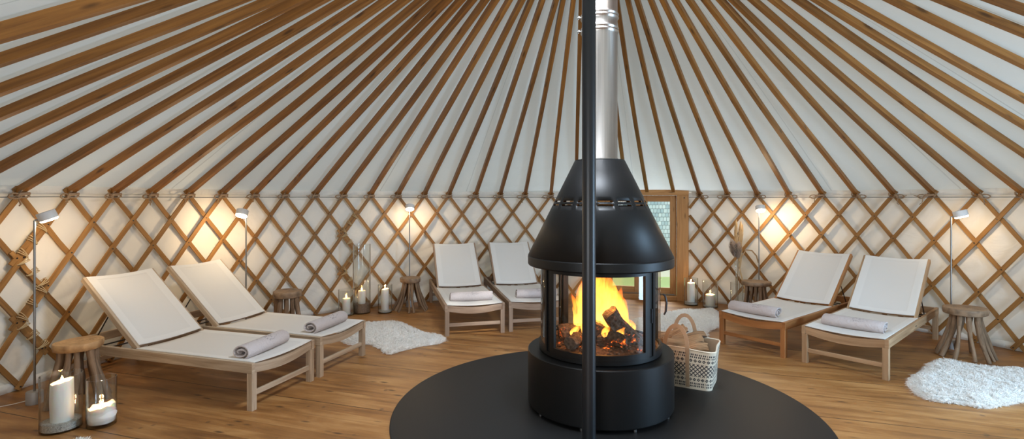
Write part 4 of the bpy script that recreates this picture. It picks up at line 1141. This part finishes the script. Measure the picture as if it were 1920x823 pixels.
# ------------------------------------------------------------------ sheepskins
def inside(p, poly):
    c = False; n = len(poly); j = n-1
    for i in range(n):
        if ((poly[i].y > p.y) != (poly[j].y > p.y)) and (p.x < (poly[j].x-poly[i].x)*(p.y-poly[i].y)/(poly[j].y-poly[i].y)+poly[i].x): c = not c
        j = i
    return c
def dist_edge(p, poly):
    d = 9
    for i in range(len(poly)):
        a = poly[i]; b_ = poly[(i+1) % len(poly)]; ab = b_-a; t = max(0, min(1, (p-a).dot(ab)/max(ab.length_squared, 1e-9))); d = min(d, (p-(a+ab*t)).length)
    return d
def sheepskin(label, pix, nb, seed, zoff=0.0, z=0.03):
    poly = [g(x, y, z) for x, y in pix]; poly = [V((p.x, p.y, 0)) for p in poly]
    c = sum(poly, V((0, 0, 0)))/len(poly); poly = [c + (p-c)*0.95 for p in poly]
    # round the outline
    for _ in range(2):
        q = []
        for i in range(len(poly)):
            a = poly[i]; b_ = poly[(i+1) % len(poly)]; q += [a.lerp(b_, .25), a.lerp(b_, .75)]
        poly = q
    x0 = min(p.x for p in poly); x1 = max(p.x for p in poly); y0 = min(p.y for p in poly); y1 = max(p.y for p in poly)
    rnd = random.Random(seed); m = MB()
    # hide: fan rings
    n = len(poly); rings = [(1.0, 0.002), (0.97, 0.018), (0.85, 0.034), (0.6, 0.042), (0.3, 0.045)]
    for s_, zz in rings:
        for p in poly: q = c + (p-c)*s_; m.v.append((q.x, q.y, zz + zoff + (0.010*fbm((q.x*7, q.y*7, seed)) if zz > .01 else 0)))
    m.v.append((c.x, c.y, 0.045+zoff)); ci = len(m.v)-1
    for k in range(len(rings)-1):
        for i in range(n): m.face([k*n+i, k*n+(i+1) % n, (k+1)*n+(i+1) % n, (k+1)*n+i], None, 0, True)
    for i in range(n): m.face([(len(rings)-1)*n+i, (len(rings)-1)*n+(i+1) % n, ci], None, 0, True)
    root = thing('sheepskin_rug', label, 'rug', (c.x, c.y, 0), 0, 'white sheepskins on the floor')
    m.build('hide', 'fur', root, origin=None).location = (-c.x, -c.y, 0)
    fm = MB(); cnt = 0
    while cnt < nb:
        p = V((rnd.uniform(x0, x1), rnd.uniform(y0, y1), 0))
        if not inside(p, poly): continue
        cnt += 1; d = dist_edge(p, poly)
        zz = zoff + 0.002 + 0.040*min(1, d/0.09)**.6
        # lock direction: clumps share a direction; edge locks lean outwards
        cl = V((round(p.x*26+1.5*fbm(p*9)), round(p.y*26+1.5*fbm(p*9+V((3, 3, 3)))), 0)); r2 = random.Random(hash((cl.x, cl.y, seed)))
        ang = r2.uniform(0, 2*pi); lean = r2.uniform(.4, 1.5)
        dr = V((cos(ang)*lean, sin(ang)*lean, 0))
        if d < 0.05: o_ = (p-c).normalized(); dr = dr*.4 + o_*0.9
        dr += V((rnd.uniform(-.35, .35), rnd.uniform(-.35, .35), 0)); dr.z = 0.75 if d > .03 else 0.35; dr.normalize()
        L = rnd.uniform(0.024, 0.048); w = 0.0017
        sd = dr.cross(V((rnd.uniform(-1, 1), rnd.uniform(-1, 1), .2))).normalized()*w
        curl = V((rnd.uniform(-1, 1), rnd.uniform(-1, 1), -.5))*L*.50
        P = V((p.x, p.y, zz - 0.004)); b0 = len(fm.v)
        p1 = P + dr*L*.4 + curl*.4; p2 = P + dr*L*.8 - curl*.2; p3 = P + dr*L + curl
        for q in (p2, p3): q.z = max(q.z, zoff+0.002)
        for q, k in ((P, 1), (p1, 1.1), (p2, .7)): fm.v.append(tuple(q-sd*k)); fm.v.append(tuple(q+sd*k))
        fm.v.append(tuple(p3))
        fm.face([b0, b0+1, b0+3, b0+2], [(0, 0)]*4, 0, True); fm.face([b0+2, b0+3, b0+5, b0+4], [(0, 0)]*4, 0, True); fm.face([b0+4, b0+5, b0+6], [(0, 0)]*3, 0, True)
    tag(fm.build('wool', 'fur', root), kind='stuff').location = (-c.x, -c.y, 0)
    return root
sheepskin('white sheepskin rug behind the towel end of the left loungers', [(640, 606), (690, 604), (748, 600), (775, 612), (800, 625), (838, 628), (835, 640), (790, 645), (752, 655), (725, 663), (712, 650), (690, 640), (650, 645), (625, 625)], 20000, 1)
sheepskin('white sheepskin rug behind the firewood basket near the door', [(1170, 600), (1235, 588), (1280, 578), (1310, 581), (1335, 575), (1352, 583), (1352, 612), (1325, 616), (1332, 640), (1310, 648), (1285, 632), (1235, 618), (1180, 622)], 19000, 2)
sheepskin('white sheepskin rug lying in front of the far right stool', [(1738, 678), (1765, 670), (1795, 678), (1850, 688), (1922, 690), (1975, 705), (1985, 735), (1930, 745), (1888, 756), (1840, 762), (1800, 752), (1735, 748), (1700, 722), (1704, 705), (1730, 695)], 46000, 3)
sheepskin('white sheepskin rug cut off by the bottom edge, below the glass cylinders', [(118, 832), (150, 814), (180, 830), (240, 850), (305, 832), (330, 824), (350, 840), (400, 900), (300, 960), (100, 950), (40, 880)], 18000, 4)

# ------------------------------------------------------------------ basket with firewood
BH = 0.32
bc = V((1.385, 4.315, 0.0105)); brz = R_(-27)
basket = thing('woven_basket', 'cream and black woven basket of firewood on the round steel plate', 'basket', bc, brz)
hx0, hy0 = 0.262, 0.185     # half sizes at the base
per_n = 440; vn = 110
def rrect(u, hx, hy, rc):
    # rounded rectangle perimeter parametrised 0..1
    segs = [2*(hx-rc), pi/2*rc, 2*(hy-rc), pi/2*rc]*2; T = sum(segs); s = u*T; 
    cs = [(hx-rc, -hy+rc), (hx-rc, hy-rc), (-hx+rc, hy-rc), (-hx+rc, -hy+rc)]
    k = 0
    while s > segs[k] and k < 7: s -= segs[k]; k += 1
    side = k//2
    if k % 2 == 0:
        st = [(-(hx-rc), -hy, 1, 0), (hx, -(hy-rc), 0, 1), (hx-rc, hy, -1, 0), (-hx, hy-rc, 0, -1)][side]
        return V((st[0]+st[2]*s, st[1]+st[3]*s, 0))
    a = s/rc; a0 = [-pi/2, 0, pi/2, pi][side]; c_ = cs[side]
    return V((c_[0]+rc*cos(a0+a), c_[1]+rc*sin(a0+a), 0))
def bshape(u, v, inset=0.0):
    gx = 1.0 + 0.10*v; gy = 1.0 + 0.14*v + 0.05*sin(pi*v)
    p = rrect(u, hx0*gx-inset, hy0*gy-inset, 0.05-inset*.5)
    ang = atan2(p.y, p.x)
    bul = 1 + 0.02*sin(pi*v*1.2)*cos(3*ang) + 0.012*sin(5*ang+v*4)
    droop = -0.035*max(0, cos(ang+0.05))**2 * v*v + 0.02*(abs(cos(ang))**4)*v*v
    return V((p.x*bul, p.y*bul, BH*v + droop))
PER = 2*(hx0+hy0)*2*0.95
def pat(i, j):
    u = (i+.5)/per_n*PER*1.12; z = (j+.5)/vn*BH      # metres
    t = z/BH
    def dash(u, p, duty): return (u/p) % 1 < duty
    if t > 0.93: return 0
    if 0.865 < t < 0.912 or 0.80 < t < 0.847: return 1 if dash(u + (0.004 if t < .86 else 0), 0.0150, 0.55) else 0
    def diam(t0, hh, p):
        y = (t-t0)/hh; x = ((u/p) % 1 - .5)*2
        d = abs(x)*1.15+abs(y); return 1 if .35 < d < 1.0 or (d < .18) else 0
    if 0.69 < t < 0.77: return diam(0.73, 0.045, 0.033)
    if 0.33 < t < 0.645:
        a = (u/0.033 + t*BH/0.033) % 1; b_ = (u/0.033 - t*BH/0.033) % 1
        return 1 if (a < .30 or b_ < .30) else 0
    if 0.21 < t < 0.29: return diam(0.25, 0.045, 0.033)
    if 0.125 < t < 0.17 or 0.06 < t < 0.105: return 1 if dash(u, 0.0150, 0.55) else 0
    return 0
m = MB(); m.grid(lambda u, v: bshape(u, v), per_n, vn, wrap=True, mif=pat)
m.build('body', ['cream_weave', 'black_weave'], basket)
m = MB(); m.grid(lambda u, v: bshape(u, 1-v*.9, 0.006), 100, 12, wrap=True); m.build('lining', 'tan_weave', basket)
m = MB(); pr = [bshape(k/80, 1.0, 0.003) for k in range(80)]; m.tube(pr, 0.006, 6, closed=True); m.build('rim', 'cream_weave', basket)
m = MB(); m.grid(lambda u, v: bshape(u, 0.003)*(1-v*.999), 60, 3, wrap=True); m.build('bottom', 'tan_weave', basket)
def handle(side, lean):
    m = MB(); pts = []; nr = []
    yb = -1 if side < 0 else 1
    # strap runs up the wall, loops over and down again
    def wallp(x, v):
        gy = 1.0+0.14*v+0.05*sin(pi*v); return V((x, yb*(hy0*gy+0.006)*(1+0.012*0), BH*v))
    x0 = 0.085
    left = [wallp(-x0, v) for v in (0.05, .3, .55, .8, 1.0)]; right = [wallp(x0, v) for v in (1.0, .8, .55, .3, .05)]
    top = [V((-x0*cos(t)*1.0, yb*(hy0*1.14+0.004) + lean*sin(t), BH + 0.165*sin(t))) for t in [pi*k/12 for k in range(1, 12)]]
    pts = left + top + right
    nr = [V((0, yb, 0))]*5 + [V((-cos(t)*.9, yb*.1, sin(t))) for t in [pi*k/12 for k in range(1, 12)]] + [V((0, yb, 0))]*5
    nr = []
    for i in range(len(pts)):
        a = pts[min(i+1, len(pts)-1)]-pts[max(i-1, 0)]; nr.append(V((0, yb, 0.02)))
    m.strip(pts, nr, 0.030, 0.007)
    return m.build('handle', 'tan_weave', basket)
handle(-1, 0.02); handle(1, 0.0)
M = Matrix.Translation(bc) @ Matrix.Rotation(brz, 4, 'Z')
LG2 = [((-0.10, 0.05, 0.335), (0.2, -0.42, 0.5), 0.30, 0.045, 'split firewood log poking highest out of the basket'),
       ((0.02, -0.02, 0.315), (0.1, -0.14, 0.35), 0.30, 0.048, 'split firewood log lying across the middle of the basket'),
       ((0.05, 0.06, 0.325), (-0.3, -0.10, 0.55), 0.29, 0.044, 'split firewood log behind the middle one in the basket'),
       ((0.10, -0.06, 0.275), (0.5, -0.05, 0.3), 0.24, 0.042, 'split firewood log lying low towards the basket right end'),
       ((-0.13, -0.05, 0.285), (0.3, 0.2, 0.2), 0.24, 0.040, 'dark firewood log at the handle end of the basket'),
       ((0.0, 0.02, 0.19), (0.0, 0.0, 0.1), 0.30, 0.055, 'firewood log at the bottom of the basket pile')]
for k, (lc, rt, L, r, lab) in enumerate(LG2):
    mm = rough_log(L, r, 20+k, True, mats=('log_wood', 'bark'))
    o = mm.build('firewood_log', ['log_wood', 'bark'])
    o.matrix_world = M @ Matrix.Translation(lc) @ (Matrix.Rotation(rt[2], 4, 'Z') @ Matrix.Rotation(rt[1], 4, 'Y') @ Matrix.Rotation(rt[0], 4, 'X'))
    tag(o, lab, 'log', 'firewood logs in the basket')

# ------------------------------------------------------------------ light
w = bpy.data.worlds.new('sky'); SC.world = w; w.use_nodes = True
nt = w.node_tree; bg = nt.nodes['Background']
tc = nt.nodes.new('ShaderNodeTexCoord'); sp = nt.nodes.new('ShaderNodeSeparateXYZ'); nt.links.new(tc.outputs['Generated'], sp.inputs[0])
rp = nt.nodes.new('ShaderNodeValToRGB'); rp.color_ramp.elements[0].position = 0.0; rp.color_ramp.elements[0].color = (0.94, 0.98, 0.98, 1)
rp.color_ramp.elements[1].position = 0.8; rp.color_ramp.elements[1].color = (0.72, 0.85, 0.98, 1)
nt.links.new(sp.outputs[2], rp.inputs[0]); nt.links.new(rp.outputs[0], bg.inputs[0]); bg.inputs[1].default_value = 0.85
def area(name, loc, target, sx, sy, power, color, shape='RECTANGLE'):
    l = bpy.data.lights.new(name, 'AREA'); l.shape = shape; l.size = sx; l.size_y = sy; l.energy = power; l.color = color
    o = bpy.data.objects.new(name, l); COL.objects.link(o); o.location = loc; o.rotation_euler = (V(target)-V(loc)).to_track_quat('-Z', 'Y').to_euler(); return o
area('crown_daylight', (0.40, 3.30, 3.50), (0.40, 3.30, 0), 0.75, 0.75, 140, (0.80, 0.89, 1.0), 'DISK')
area('right_window_daylight', (4.65, 2.25, 0.96), (0.9, 3.5, 0.6), 0.75, 1.8, 140, (0.46, 0.72, 1.0))
area('door_daylight', (2.35, 9.5, 2.35), (1.6, 6.3, 0), 1.3, 0.8, 150, (0.80, 0.90, 1.0))
area('entrance_daylight', (-1.1, -0.55, 1.05), (2.6, 2.4, 2.7), 1.1, 1.1, 60, (0.86, 0.92, 1.0))
point('fire_light', (SX+0.02, SY-0.02, 0.84), 15, (1.0, 0.42, 0.12), 0.12)
sun = bpy.data.lights.new('daylight_sun', 'SUN'); sun.energy = 2.6; sun.angle = R_(3); sun.color = (1.0, 0.96, 0.9)
so = bpy.data.objects.new('daylight_sun', sun); COL.objects.link(so); so.rotation_euler = (R_(38), R_(14), 0)

# ------------------------------------------------------------------ camera
cd = bpy.data.cameras.new('camera'); cam = bpy.data.objects.new('camera', cd); COL.objects.link(cam)
cam.location = (0, 0, H); cam.rotation_euler = (R_(90), 0, 0)
cd.sensor_width = 36; cd.lens = F/1920*36; cd.shift_y = -(411.5-CY)/1920; cd.clip_start = 0.05; cd.clip_end = 200
SC.camera = cam
vs = SC.view_settings; vs.view_transform = 'Standard'; vs.look = 'None'; vs.gamma = 1; vs.exposure = 0.12; vs.use_curve_mapping = False
SC.cycles.use_denoising = True
SC.cycles.max_bounces = 10; SC.cycles.transparent_max_bounces = 24; SC.cycles.diffuse_bounces = 5
SC.cycles.sample_clamp_indirect = 6.0; SC.cycles.caustics_reflective = False; SC.cycles.caustics_refractive = False
